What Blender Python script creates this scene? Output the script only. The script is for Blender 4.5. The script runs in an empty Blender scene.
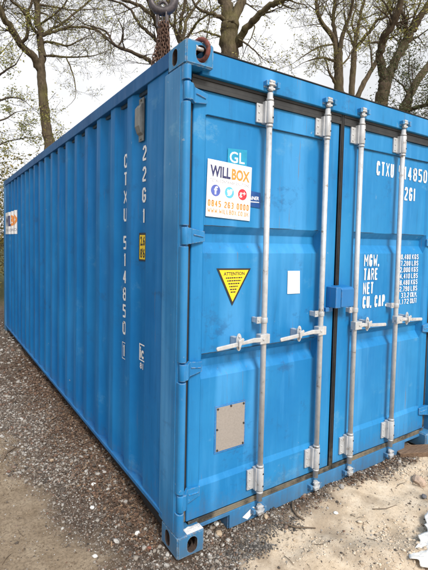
import bpy, bmesh, math, random
import numpy as np
from mathutils import Vector, Matrix, noise

S = bpy.context.scene
COL = S.collection
# ------------------------------------------------------------------ camera
cam_d = bpy.data.cameras.new('camera'); cam = bpy.data.objects.new('camera', cam_d); COL.objects.link(cam)
S.camera = cam
CAM = Vector((-1.0274, -1.7484, 1.6182)); YAW, PIT, ROL = 0.5632, -0.051, 0.0186
fw = Vector((math.sin(YAW)*math.cos(PIT), math.cos(YAW)*math.cos(PIT), math.sin(PIT)))
rt = Vector((math.cos(YAW), -math.sin(YAW), 0)); up = rt.cross(fw)
r2 = rt*math.cos(ROL) + up*math.sin(ROL); u2 = -rt*math.sin(ROL) + up*math.cos(ROL)
M = Matrix((r2, u2, -fw)).transposed().to_4x4(); M.translation = CAM
cam.matrix_world = M
cam_d.sensor_width = 36; cam_d.lens = 416.295/570*36
cam_d.shift_x = (214-195.66)/570; cam_d.shift_y = -(285-263.32)/570
cam_d.clip_start = 0.05; cam_d.clip_end = 2000
# ------------------------------------------------------------------ sky, sun, exposure
SUN_EL, SUN_AZ = 46.0, 185.0           # azimuth clockwise from +y
wd = bpy.data.worlds.new('World'); S.world = wd; wd.use_nodes = True
nt = wd.node_tree; nt.nodes.clear()
out = nt.nodes.new('ShaderNodeOutputWorld'); bg = nt.nodes.new('ShaderNodeBackground')
sky = nt.nodes.new('ShaderNodeTexSky'); sky.sky_type = 'NISHITA'; sky.sun_disc = False
sky.sun_elevation = math.radians(SUN_EL); sky.sun_rotation = math.radians(SUN_AZ)
sky.air_density = 1.0; sky.dust_density = 2.0
tc = nt.nodes.new('ShaderNodeTexCoord'); mp = nt.nodes.new('ShaderNodeMapping')
mp.inputs['Scale'].default_value = (1.0, 1.0, 2.4)
ns = nt.nodes.new('ShaderNodeTexNoise'); ns.inputs['Scale'].default_value = 1.7; ns.inputs['Detail'].default_value = 6
cr = nt.nodes.new('ShaderNodeValToRGB')
cr.color_ramp.elements[0].position = .30; cr.color_ramp.elements[0].color = (7.0, 7.1, 7.3, 1)
cr.color_ramp.elements[1].position = .68; cr.color_ramp.elements[1].color = (9.8, 9.8, 9.9, 1)
mx = nt.nodes.new('ShaderNodeMix'); mx.data_type = 'RGBA'; mx.inputs[0].default_value = .93
nt.links.new(tc.outputs['Generated'], mp.inputs[0]); nt.links.new(mp.outputs[0], ns.inputs['Vector'])
nt.links.new(ns.outputs[0], cr.inputs[0]); nt.links.new(sky.outputs[0], mx.inputs[6]); nt.links.new(cr.outputs[0], mx.inputs[7])
nt.links.new(mx.outputs[2], bg.inputs[0]); bg.inputs[1].default_value = 0.1
nt.links.new(bg.outputs[0], out.inputs[0])
sl = bpy.data.lights.new('sun', 'SUN'); sun = bpy.data.objects.new('sun', sl); COL.objects.link(sun)
sl.energy = 3.5; sl.angle = math.radians(19); sl.color = (1, .96, .9)
az, el = math.radians(SUN_AZ), math.radians(SUN_EL)
sd = Vector((math.sin(az)*math.cos(el), math.cos(az)*math.cos(el), math.sin(el)))
sun.rotation_euler = sd.to_track_quat('Z', 'Y').to_euler()
S.view_settings.view_transform = 'Standard'; S.view_settings.look = 'None'
S.view_settings.exposure = 0.28; S.view_settings.gamma = 1
S.render.engine = 'CYCLES'

# ------------------------------------------------------------------ materials
def mat(name):
    m = bpy.data.materials.new(name); m.use_nodes = True
    n = m.node_tree.nodes; return m, n, m.node_tree.links, n['Principled BSDF']
def noise_n(n, l, scale, detail=4, vec=None, rough=.55):
    t = n.new('ShaderNodeTexNoise'); t.inputs['Scale'].default_value = scale; t.inputs['Detail'].default_value = detail
    t.inputs['Roughness'].default_value = rough
    if vec: l.new(vec, t.inputs['Vector'])
    return t.outputs[0]
def ramp(n, l, src, stops, interp='LINEAR'):
    r = n.new('ShaderNodeValToRGB'); e = r.color_ramp.elements; r.color_ramp.interpolation = interp
    while len(e) < len(stops): e.new(.5)
    for i, (p, c) in enumerate(stops):
        e[i].position = p; e[i].color = (c, c, c, 1) if isinstance(c, (int, float)) else (*c, 1)
    l.new(src, r.inputs[0]); return r.outputs[0]
def mix(n, l, fac, a, b, mode='MIX'):
    m = n.new('ShaderNodeMix'); m.data_type = 'RGBA'; m.blend_type = mode
    for s, v in ((0, fac), (6, a), (7, b)):
        if hasattr(v, 'links'): l.new(v, m.inputs[s])
        elif s == 0: m.inputs[0].default_value = v
        else: m.inputs[s].default_value = (*v, 1)
    return m.outputs[2]
def mathn(n, l, op, a, b=None, clamp=False):
    m = n.new('ShaderNodeMath'); m.operation = op; m.use_clamp = clamp
    for i, v in enumerate((a, b)):
        if v is None: continue
        if hasattr(v, 'links'): l.new(v, m.inputs[i])
        else: m.inputs[i].default_value = v
    return m.outputs[0]
def bump(n, l, b, h, dist, strength=1.0, prev=None):
    x = n.new('ShaderNodeBump'); x.inputs['Distance'].default_value = dist; x.inputs['Strength'].default_value = strength
    l.new(h, x.inputs['Height'])
    if prev: l.new(prev, x.inputs['Normal'])
    if b: l.new(x.outputs[0], b.inputs['Normal'])
    return x.outputs[0]
def pos_vec(n, l, scale=(1, 1, 1)):
    g = n.new('ShaderNodeNewGeometry'); mpg = n.new('ShaderNodeMapping'); mpg.inputs['Scale'].default_value = scale
    l.new(g.outputs['Position'], mpg.inputs[0]); return g, mpg.outputs[0]

def blue_paint(name, base, faded, wear=0.0, rough=.42, dents=.0035, dirt=.5, strk=1.0, spec=.42, scuff=.5, chp=0.0):
    m, n, l, b = mat(name)
    g, p = pos_vec(n, l); _, ps = pos_vec(n, l, (9, 9, .9)); _, pf = pos_vec(n, l, (1, 1, 1))
    big = noise_n(n, l, 1.6, 5, p); fine = noise_n(n, l, 38, 5, p, .7); streak = noise_n(n, l, 2.6, 5, ps, .65)
    c = mix(n, l, ramp(n, l, big, [(.35, 0), (.68, 1)]), base, faded)
    # chalky rub marks and rain streaks
    _, pw = pos_vec(n, l, (4.5, 4.5, .55)); wide = noise_n(n, l, 1.3, 3, pw, .5)
    c = mix(n, l, ramp(n, l, wide, [(.50, 0), (.66, .50*strk)]), c, tuple(min(1, v*1.30+.05) for v in faded))
    c = mix(n, l, ramp(n, l, streak, [(.54, 0), (.76, .25*strk)]), c, tuple(min(1, v*1.35+.035) for v in faded))
    _, pr_ = pos_vec(n, l, (1, 1, 1.5)); rub_ = noise_n(n, l, 2.6, 10, pr_, .76)
    c = mix(n, l, mathn(n, l, 'MULTIPLY', ramp(n, l, rub_, [(.585, 0), (.65, .65*scuff)]), ramp(n, l, big, [(.44, 0), (.54, 1)])), c, (.15, .36, .53))
    c = mix(n, l, mathn(n, l, 'MULTIPLY', ramp(n, l, rub_, [(.36, .8*dirt), (.43, 0)]), ramp(n, l, big, [(.46, 1), (.58, 0)])), c, (.015, .095, .24))
    _, pn = pos_vec(n, l, (26, 26, 1.1)); rn = noise_n(n, l, 1.6, 6, pn, .7)
    c = mix(n, l, mathn(n, l, 'MULTIPLY', ramp(n, l, rn, [(.62, 0), (.70, .6)]), ramp(n, l, wide, [(.46, 0), (.56, 1)])), c, (.16, .13, .10))
    c = mix(n, l, ramp(n, l, streak, [(.30, .25*dirt), (.44, 0)]), c, (.012, .05, .11))
    mk = noise_n(n, l, 6.5, 8, p, .72)
    c = mix(n, l, ramp(n, l, mk, [(.66, 0), (.70, .5)]), c, (.10, .27, .48))
    c = mix(n, l, ramp(n, l, mk, [(.27, .55*dirt), (.33, 0)]), c, (.03, .085, .15))
    # chips down to primer and rust
    chip = noise_n(n, l, 24, 6, p, .75)
    msk = noise_n(n, l, 2.3, 3, p)
    chips = mathn(n, l, 'MULTIPLY', ramp(n, l, chip, [(.685-chp, 0), (.70-chp, 1)]), ramp(n, l, msk, [(.5-chp*2, 0), (.6-chp, 1)]))
    c = mix(n, l, chips, c, (.32, .40, .46))
    rst = mathn(n, l, 'MULTIPLY', ramp(n, l, chip, [(.735-chp, 0), (.75-chp, 1)]), ramp(n, l, msk, [(.5, 0), (.6, 1)]))
    c = mix(n, l, rst, c, (.16, .07, .035))
    # rising splash dirt by the ground
    sx = n.new('ShaderNodeSeparateXYZ'); l.new(g.outputs['Position'], sx.inputs[0])
    low = ramp(n, l, mathn(n, l, 'ADD', sx.outputs[2], mathn(n, l, 'MULTIPLY', mathn(n, l, 'ADD', fine, streak), .24)), [(.18, .7), (.48, 0)])
    c = mix(n, l, low, c, (.10, .12, .13))
    if wear:
        bv = n.new('ShaderNodeBevel'); bv.samples = 4; bv.inputs['Radius'].default_value = .007
        d = n.new('ShaderNodeVectorMath'); d.operation = 'DOT_PRODUCT'
        l.new(bv.outputs[0], d.inputs[0]); l.new(g.outputs['Normal'], d.inputs[1])
        e = mathn(n, l, 'SUBTRACT', 1.0, d.outputs['Value'])
        e = mathn(n, l, 'MULTIPLY', ramp(n, l, e, [(.02, 0), (.12, 1)]), ramp(n, l, noise_n(n, l, 55, 5, p, .7), [(.44, 0), (.56, wear)]))
        c = mix(n, l, e, c, (.30, .34, .36))
        e2 = mathn(n, l, 'MULTIPLY', e, ramp(n, l, noise_n(n, l, 21, 4, p), [(.52, 0), (.60, 1)]))
        c = mix(n, l, e2, c, (.17, .085, .045))
    l.new(c, b.inputs['Base Color'])
    l.new(ramp(n, l, streak, [(.3, rough+.16), (.7, rough-.02)]), b.inputs['Roughness'])
    b.inputs['Specular IOR Level'].default_value = spec
    h1 = bump(n, l, None, noise_n(n, l, 3.2, 2, p), dents*4, .55)
    h2 = bump(n, l, b, fine, .0006, .5, h1)
    return m
def plain(name, c, rough=.5, metal=0, var=.12, scale=30, bmp=.0004, spec=.5, streak=False):
    m, n, l, b = mat(name); g, p = pos_vec(n, l)
    f = noise_n(n, l, scale, 5, p, .65)
    cc = mix(n, l, ramp(n, l, f, [(.35, 0), (.68, 1)]), tuple(v*(1-var) for v in c), tuple(min(1, v*(1+var)) for v in c))
    l.new(cc, b.inputs['Base Color']); b.inputs['Roughness'].default_value = rough; b.inputs['Metallic'].default_value = metal
    b.inputs['Specular IOR Level'].default_value = spec
    if bmp: bump(n, l, b, f, bmp)
    return m
def rusty(name, c1, c2, scale=40, rough=.75, metal=.2):
    m, n, l, b = mat(name); g, p = pos_vec(n, l)
    f = noise_n(n, l, scale, 6, p, .7)
    l.new(ramp(n, l, f, [(.35, c1), (.62, c2)]), b.inputs['Base Color'])
    b.inputs['Roughness'].default_value = rough; b.inputs['Metallic'].default_value = metal; bump(n, l, b, f, .001)
    return m
MT = {}
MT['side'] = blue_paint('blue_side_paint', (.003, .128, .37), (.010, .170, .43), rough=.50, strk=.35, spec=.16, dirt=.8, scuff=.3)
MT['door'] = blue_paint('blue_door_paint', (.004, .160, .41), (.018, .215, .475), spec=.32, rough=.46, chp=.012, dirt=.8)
MT['post'] = blue_paint('blue_frame_paint', (.003, .150, .39), (.025, .215, .46), wear=1.0, rough=.42, chp=.035)
MT['cast'] = blue_paint('blue_casting_paint', (.004, .15, .36), (.03, .215, .43), wear=1.0, rough=.5, dirt=1, chp=.045)
MT['box'] = blue_paint('blue_lock_box_paint', (.006, .13, .37), (.015, .17, .43), wear=.6, rough=.38)
MT['gal'] = plain('galvanised_steel', (.53, .54, .55), .42, .35, .16, 34, .0004)
MT['galw'] = blue_paint('worn_galvanised_steel', (.50, .51, .52), (.58, .59, .60), wear=0, rough=.45)
def galv():
    m, n, l, b = mat('galvanised_rod'); g, p = pos_vec(n, l); _, ps = pos_vec(n, l, (30, 30, 2.2))
    f = noise_n(n, l, 22, 6, p, .7); s = noise_n(n, l, 1.5, 5, ps, .6)
    c = ramp(n, l, f, [(.33, (.40, .415, .43)), (.66, (.54, .55, .565))])
    c = mix(n, l, ramp(n, l, s, [(.56, 0), (.72, .55)]), c, (.70, .70, .69))
    c = mix(n, l, ramp(n, l, f, [(.33, .85), (.38, 0)]), c, (.22, .16, .11))
    c = mix(n, l, ramp(n, l, s, [(.28, .25), (.40, 0)]), c, (.30, .29, .27))
    l.new(c, b.inputs['Base Color']); b.inputs['Metallic'].default_value = .25; b.inputs['Roughness'].default_value = .45
    bump(n, l, b, f, .0006); return m
MT['gal'] = galv(); MT['galw'] = MT['gal']
def rubber():
    m, n, l, b = mat('rubber_gasket'); g, p = pos_vec(n, l); _, ps = pos_vec(n, l, (6, 6, 6))
    f = noise_n(n, l, 6, 6, p, .7)
    sx = n.new('ShaderNodeSeparateXYZ'); l.new(g.outputs['Position'], sx.inputs[0])
    low = ramp(n, l, sx.outputs[2], [(.16, 1), (.3, 0)])
    c = ramp(n, l, f, [(.35, (.014, .015, .016)), (.65, (.034, .034, .034))])
    c = mix(n, l, mathn(n, l, 'MULTIPLY', low, ramp(n, l, f, [(.4, .1), (.6, .9)])), c, (.21, .18, .13))
    l.new(c, b.inputs['Base Color']); b.inputs['Roughness'].default_value = .6; bump(n, l, b, f, .001); return m
MT['rub'] = rubber()
MT['rail'] = blue_paint('blue_rail_paint', (.006, .075, .22), (.012, .11, .29), rough=.55, strk=.4, spec=.2, scuff=.4)
MT['shade_dark'] = plain('painted_shade', (.02, .05, .085), .8, 0, .4, 60)  # dark blue for strips and beads that stand in for shade
MT['dark'] = plain('dark_gap', (.012, .012, .013), .8)
MT['white'] = plain('white_lettering', (.80, .82, .83), .5, 0, .06, 60, 0)
MT['sticker'] = plain('white_sticker', (.82, .83, .84), .35, 0, .03, 12, 0)
MT['navy'] = plain('navy_print', (.035, .04, .13), .4, bmp=0)
MT['orange'] = plain('orange_print', (.80, .27, .045), .4, bmp=0)
MT['greyp'] = plain('grey_print', (.30, .30, .36), .4, bmp=0)
MT['fb'] = plain('indigo_print', (.09, .13, .45), .4, bmp=0)
MT['tw'] = plain('sky_blue_print', (.10, .46, .76), .4, bmp=0)
MT['gp'] = plain('red_print', (.68, .03, .05), .4, bmp=0)
MT['teal'] = plain('teal_sticker', (.01, .28, .48), .4, bmp=0)
MT['dblue'] = plain('dark_blue_sticker', (.012, .07, .26), .4, bmp=0)
MT['yellow'] = plain('yellow_sticker', (.80, .58, .02), .4, 0, .05, 20, 0)
MT['black'] = plain('black_print', (.02, .02, .022), .45, bmp=0)
MT['plate'] = plain('tan_data_plate', (.31, .28, .255), .5, .1, .10, 130, .0003)
MT['vent'] = plain('grey_plastic', (.16, .17, .165), .55, 0, .15)
MT['rust'] = rusty('rusty_chain', (.035, .022, .016), (.16, .085, .055))
MT['rustred'] = rusty('rusty_red_ring', (.045, .02, .018), (.19, .055, .042))
MT['hook'] = rusty('dark_hook_steel', (.035, .03, .032), (.11, .095, .10), 18, .5, .5)
MT['inside'] = rusty('casting_inside', (.018, .016, .016), (.07, .045, .035), 30, .9, 0)
MT['dust'] = plain('white_dust', (.62, .62, .62), .9, 0, .25, 60, .002)

# ------------------------------------------------------------------ geometry helpers
def link(name, me, m=None, parent=None, label=None, bevel=None, smooth=False):
    o = bpy.data.objects.new(name, me); COL.objects.link(o)
    if m: me.materials.append(MT[m] if isinstance(m, str) else m)
    if parent: o.parent = parent
    if label: o['label'] = label
    if bevel:
        md = o.modifiers.new('bevel', 'BEVEL'); md.width = bevel; md.segments = 2; md.limit_method = 'ANGLE'; md.angle_limit = math.radians(35)
        md.harden_normals = False
    if smooth:
        me.polygons.foreach_set('use_smooth', [True]*len(me.polygons))
    return o
def tag(o, label, cat, group=None, kind=None):
    o['label'] = label
    if cat: o['category'] = cat
    if group: o['group'] = group
    if kind: o['kind'] = kind
def fin(bm, name, m, parent=None, label=None, bevel=None, smooth=False):
    bmesh.ops.recalc_face_normals(bm, faces=bm.faces)
    me = bpy.data.meshes.new(name); bm.to_mesh(me); bm.free()
    return link(name, me, m, parent, label, bevel, smooth)
def bx(bm, x0, x1, y0, y1, z0, z1):
    v = [bm.verts.new(c) for c in ((x0,y0,z0),(x1,y0,z0),(x1,y1,z0),(x0,y1,z0),(x0,y0,z1),(x1,y0,z1),(x1,y1,z1),(x0,y1,z1))]
    for f in ((0,3,2,1),(4,5,6,7),(0,1,5,4),(1,2,6,5),(2,3,7,6),(3,0,4,7)): bm.faces.new([v[i] for i in f])
def cyl(bm, a, b, r, r_b=None, n=16, caps=True):
    a, b = Vector(a), Vector(b); d = (b-a).normalized()
    s = d.cross(Vector((0,0,1)) if abs(d.z) < .9 else Vector((1,0,0))).normalized(); t = d.cross(s)
    rb = r if r_b is None else r_b
    A = [bm.verts.new(a+(s*math.cos(k)+t*math.sin(k))*r) for k in [2*math.pi*i/n for i in range(n)]]
    B = [bm.verts.new(b+(s*math.cos(k)+t*math.sin(k))*rb) for k in [2*math.pi*i/n for i in range(n)]]
    for i in range(n):
        f = bm.faces.new((A[i], A[(i+1)%n], B[(i+1)%n], B[i])); f.smooth = True
    if caps: bm.faces.new(A[::-1]); bm.faces.new(B)
def prism(bm, poly, axis, a, b):
    """poly in the two other axes (order x,y,z without axis), extruded a..b along axis"""
    def P(p, t):
        c = list(p); c.insert(axis, t); return c
    A = [bm.verts.new(P(p, a)) for p in poly]; B = [bm.verts.new(P(p, b)) for p in poly]
    n = len(poly)
    for i in range(n): bm.faces.new((A[i], A[(i+1)%n], B[(i+1)%n], B[i]))
    bm.faces.new(A[::-1]); bm.faces.new(B)
def tube(bm, pts, rad, n=8, closed=False):
    pts = [Vector(p) for p in pts]; rings = []
    N = len(pts); ref = None
    for i, p in enumerate(pts):
        d = (pts[(i+1) % N]-pts[i-1]) if closed else (pts[min(i+1, N-1)]-pts[max(i-1, 0)])
        d.normalize()
        if ref is None: ref = d.orthogonal().normalized()
        s = (ref - d*ref.dot(d)).normalized(); ref = s; t = d.cross(s)
        r = rad[i] if hasattr(rad, '__len__') else rad
        rings.append([bm.verts.new(p+(s*math.cos(k)+t*math.sin(k))*r) for k in [2*math.pi*j/n for j in range(n)]])
    for i in range(N if closed else N-1):
        A, B = rings[i], rings[(i+1) % N]
        for j in range(n):
            f = bm.faces.new((A[j], A[(j+1)%n], B[(j+1)%n], B[j])); f.smooth = True
    if not closed:
        bm.faces.new(rings[0][::-1]); bm.faces.new(rings[-1])
def baked(o):
    dg = bpy.context.evaluated_depsgraph_get(); dg.update()
    me = bpy.data.meshes.new_from_object(o.evaluated_get(dg)); return me
def cut(o, cutters):
    """real holes: difference each cutter, bake, delete the cutters"""
    for c in cutters:
        md = o.modifiers.new('cut', 'BOOLEAN'); md.operation = 'DIFFERENCE'; md.solver = 'EXACT'; md.object = c
    me = baked(o)
    for md in list(o.modifiers): o.modifiers.remove(md)
    o.data = me
    for c in cutters: bpy.data.objects.remove(c, do_unlink=True)
    return o
def text_mesh(s, bold=0.0, spacing=1.0):
    cu = bpy.data.curves.new('t', 'FONT'); cu.body = s; cu.offset = bold; cu.resolution_u = 3; cu.space_character = spacing
    o = bpy.data.objects.new('t', cu); COL.objects.link(o); me = baked(o)
    bpy.data.objects.remove(o, do_unlink=True); bpy.data.curves.remove(cu)
    return me
def text_pts(s, bold=0.0, spacing=1.0):
    me = text_mesh(s, bold, spacing)
    v = np.array([x.co[:2] for x in me.vertices]); f = [list(p.vertices) for p in me.polygons]
    bpy.data.meshes.remove(me)
    v = v - v.min(0); v = v/np.maximum(v.max(0), 1e-6)
    return v, f
C_ = .24
GL = {'C': [[(1,.78),(1-C_,1),(C_,1),(0,.84),(0,.16),(C_,0),(1-C_,0),(1,.22)]], 'T': [[(0,1),(1,1)],[(.5,1),(.5,0)]], 'X': [[(0,0),(1,1)],[(0,1),(1,0)]],
 'U': [[(0,1),(0,.16),(C_,0),(1-C_,0),(1,.16),(1,1)]], '5': [[(1,1),(0,1),(0,.56),(1-C_,.56),(1,.42),(1,.16),(1-C_,0),(0,0)]], '1': [[(.2,.84),(.55,1),(.55,0)]],
 '4': [[(.7,0),(.7,1),(0,.3),(1,.3)]], '8': [[(C_,1),(1-C_,1),(1,.87),(1,.66),(1-C_,.53),(C_,.53),(0,.66),(0,.87),(C_,1)],[(C_,.53),(0,.38),(0,.15),(C_,0),(1-C_,0),(1,.15),(1,.38),(1-C_,.53)]],
 '0': [[(C_,1),(1-C_,1),(1,.84),(1,.16),(1-C_,0),(C_,0),(0,.16),(0,.84),(C_,1)]], '2': [[(0,.84),(C_,1),(1-C_,1),(1,.84),(1,.62),(0,.14),(0,0),(1,0)]],
 'G': [[(1,.78),(1-C_,1),(C_,1),(0,.84),(0,.16),(C_,0),(1-C_,0),(1,.16),(1,.46),(.55,.46)]], 'M': [[(0,0),(0,1),(.5,.42),(1,1),(1,0)]], 'W': [[(0,1),(.2,0),(.5,.62),(.8,0),(1,1)]],
 'A': [[(0,0),(.5,1),(1,0)],[(.18,.32),(.82,.32)]], 'R': [[(0,0),(0,1),(1-C_,1),(1,.86),(1,.64),(1-C_,.5),(0,.5)],[(.5,.5),(1,0)]], 'E': [[(1,1),(0,1),(0,0),(1,0)],[(0,.52),(.8,.52)]],
 'N': [[(0,0),(0,1),(1,0),(1,1)]], 'P': [[(0,0),(0,1),(1-C_,1),(1,.86),(1,.6),(1-C_,.46),(0,.46)]], 'K': [[(0,0),(0,1)],[(1,1),(0,.45)],[(.3,.6),(1,0)]],
 'S': [[(1,.86),(1-C_,1),(C_,1),(0,.86),(0,.66),(C_,.54),(1-C_,.5),(1,.38),(1,.14),(1-C_,0),(C_,0),(0,.14)]], 'L': [[(0,1),(0,0),(1,0)]],
 'B': [[(0,0),(0,1),(1-C_,1),(1,.88),(1,.66),(1-C_,.53),(0,.53)],[(1-C_,.53),(1,.4),(1,.14),(1-C_,0),(0,0)]], 'F': [[(1,1),(0,1),(0,0)],[(0,.52),(.8,.52)]], 'I': [[(.5,1),(.5,0)]],
 'O': [[(C_,1),(1-C_,1),(1,.84),(1,.16),(1-C_,0),(C_,0),(0,.16),(0,.84),(C_,1)]], '6': [[(1,.86),(1-C_,1),(C_,1),(0,.84),(0,.16),(C_,0),(1-C_,0),(1,.14),(1,.42),(1-C_,.56),(0,.56)]],
 '3': [[(0,1),(1-C_,1),(1,.86),(1,.66),(1-C_,.53),(.35,.53)],[(1-C_,.53),(1,.4),(1,.14),(1-C_,0),(0,0)]], '7': [[(0,1),(1,1),(.4,0)]], '9': [[(0,.14),(C_,0),(1-C_,0),(1,.16),(1,.84),(1-C_,1),(C_,1),(0,.86),(0,.58),(C_,.44),(1,.44)]],
 '.': [[(.5,0),(.5,.07)]], ' ': []}
GW = {'1': .55, '.': .22, ' ': .55, 'I': .3, 'M': 1.3, 'W': 1.35}
class Flat:
    """collects flat print; fr maps (a, b) in metres to a world point"""
    def __init__(s): s.v = []; s.f = []
    def text(s, txt, a0, a1, b0, b1, bold=0.0, spacing=1.0, shear=0, slope=0):
        v, f = text_pts(txt, bold, spacing); k = len(s.v)
        for x, y in v:
            a = a0+(a1-a0)*x+shear*y*(b1-b0); s.v.append((a, b0+(b1-b0)*y+slope*(a-a0)))
        s.f += [[i+k for i in q] for q in f]
    def strokes(s, txt, a0, a1, b0, b1, wt=.16, gap=.42):
        """condensed marking letters built from straight strokes; wt = stroke width over letter height"""
        tot = sum(GW.get(ch, 1) for ch in txt)+gap*(len(txt)-1); sg = 1 if a1 > a0 else -1; unit = abs(a1-a0)/tot
        w = wt*(b1-b0)*.5; wx_ = min(w, unit*(.25 if wt > .2 else .22)); a = a0
        for ch in txt:
            cw = GW.get(ch, 1)*unit; wx = min(wx_, cw*(.13 if wt > .2 else .085)) if ch in 'MW' else min(wx_, cw*.11) if ch in 'NKXR' else wx_
            for pl in GL[ch]:
                P = [(a+sg*(wx+p*max(cw-2*wx, .0001)), b0+w+q*(b1-b0-2*w)) for p, q in pl]
                if ch == '.': P = [(a+sg*cw/2, b0), (a+sg*cw/2, b0+2.2*w)]
                for (x0, y0), (x1, y1) in zip(P, P[1:]):
                    L = math.hypot(x1-x0, y1-y0) or 1; tx, ty = (x1-x0)/L, (y1-y0)/L
                    # ellipse-like pen: thinner across than high
                    px_, py_ = -ty*wx, tx*w*.8; ex, ey = tx*wx*.55, ty*w*.45
                    if ch == '.': ex = ey = 0
                    s.poly([(x0-ex+px_, y0-ey+py_), (x1+ex+px_, y1+ey+py_), (x1+ex-px_, y1+ey-py_), (x0-ex-px_, y0-ey-py_)])
            a += sg*(cw+gap*unit)
    def poly(s, pts):
        k = len(s.v); s.v += pts; s.f.append(list(range(k, k+len(pts))))
    def rect(s, a0, a1, b0, b1): s.poly([(a0, b0), (a1, b0), (a1, b1), (a0, b1)])
    def disc(s, a, b, r, n=28): s.poly([(a+r*math.cos(2*math.pi*i/n), b+r*math.sin(2*math.pi*i/n)) for i in range(n)])
    def ring(s, a, b, r0, r1, t0=0, t1=360, n=20):
        for i in range(n):
            p, q = (math.radians(t0+(t1-t0)*k/n) for k in (i, i+1))
            s.poly([(a+r*math.cos(t), b+r*math.sin(t)) for r, t in ((r0, p), (r1, p), (r1, q), (r0, q))])
    def stagger(s, me, parent):
        for i, p in enumerate(me.polygons):      # a few hundredths of a millimetre, so no two strokes share a plane
            if len(p.vertices) == 4:
                for v in p.vertices: me.vertices[v].co.y -= (i % 7)*.00004
    def build(s, name, m, fr, parent, label=None):
        me = bpy.data.meshes.new(name); me.from_pydata([fr(a, b) for a, b in s.v], [], s.f)
        s.stagger(me, parent)
        return link(name, me, m, parent, label)

# ================================================================== ground
rng = random.Random(7)
def fbm(x, y, s, o=4): return noise.fractal(Vector((x*s, y*s, 3.3)), 1.0, 2.0, o)
def sstep(a, b, t): t = min(1, max(0, (t-a)/(b-a))); return t*t*(3-2*t)
def sand_w(x, y):      # 1 on the pale sand before the doors
    w = .13*fbm(x, y, 2.1)+.08*fbm(x, y, 9)
    return sstep(-.01, -.20, y+w-.03*x) * sstep(.02, .30, x+w-.55*(y+.35))
def dirt_w(x, y):      # 1 on the packed tan dirt to the left
    w = .16*fbm(x, y, 1.3)+.06*fbm(x, y, 7)
    return sstep(-.09, .13, -x-.20-.19*max(0, y)+w) * (1-sstep(2.2, 4.2, y+w*3))
def under(x, y): return 1 if (0 < x < 2.44 and 0 < y < 6.06) else 0
def ground_z(x, y):
    s, d = sand_w(x, y), dirt_w(x, y)
    g = (1-s)*(1-d)
    z = -.012+.014*fbm(x, y, .9, 3)
    z += g*(.014*fbm(x, y, 6, 4)+.010*fbm(x, y, 19, 3))
    z += s*(.016*fbm(x, y, 3.1, 3)+.007*fbm(x, y, 12, 3)+.0035*fbm(x, y, 30, 3)) + d*(.006*fbm(x, y, 4, 4)+.0018*fbm(x, y, 33, 3))
    # ruts and footprints in the sand, a low gravel bank against the long side
    if s > .02: z += s*.022*math.sin((x*.8+y*1.1)*9+2*fbm(x, y, 1.2))*sstep(-.2, -.5, y)
    z += .055*sstep(-.34, -.05, x)*sstep(.28, .8, y)*(1-.5*sstep(0.05, .3, x))
    z += .020*sstep(-.25, -.04, y)*sstep(.25, .5, x)*sstep(2.5, 2.0, x)
    r = math.hypot(x-1, y-1)
    if r > 12: z += .25*sstep(12, 60, r)*fbm(x, y, .05, 3)
    # sleepers hold the castings: stay below them
    for cx, cy in ((.08, .09), (2.36, .09)):
        dd = math.hypot(x-cx, y-cy)
        z = z*sstep(.05, .2, dd) + (-.012)*(1-sstep(.05, .2, dd))
    return z
def axis(a, b, step, far):
    c = list(np.arange(a, b+1e-6, step)); g = step; x = b
    while x < far: g *= 1.22; x += g; c.append(x)
    g = step; x = a; L = []
    while x > -far: g *= 1.22; x -= g; L.append(x)
    return L[::-1]+c
gx = axis(-1.3, 2.7, .02, 700); gy = axis(-.9, 3.4, .02, 700)
me = bpy.data.meshes.new('ground'); nx, ny = len(gx), len(gy)
vs = [(x, y, ground_z(x, y)) for y in gy for x in gx]
fs = [(j*nx+i, j*nx+i+1, (j+1)*nx+i+1, (j+1)*nx+i) for j in range(ny-1) for i in range(nx-1)]
me.from_pydata(vs, [], fs)
for nm, fn in (('sand', sand_w), ('dirt', dirt_w)):
    at = me.attributes.new(nm, 'FLOAT', 'POINT'); at.data.foreach_set('value', [fn(v[0], v[1]) for v in vs])
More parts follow.
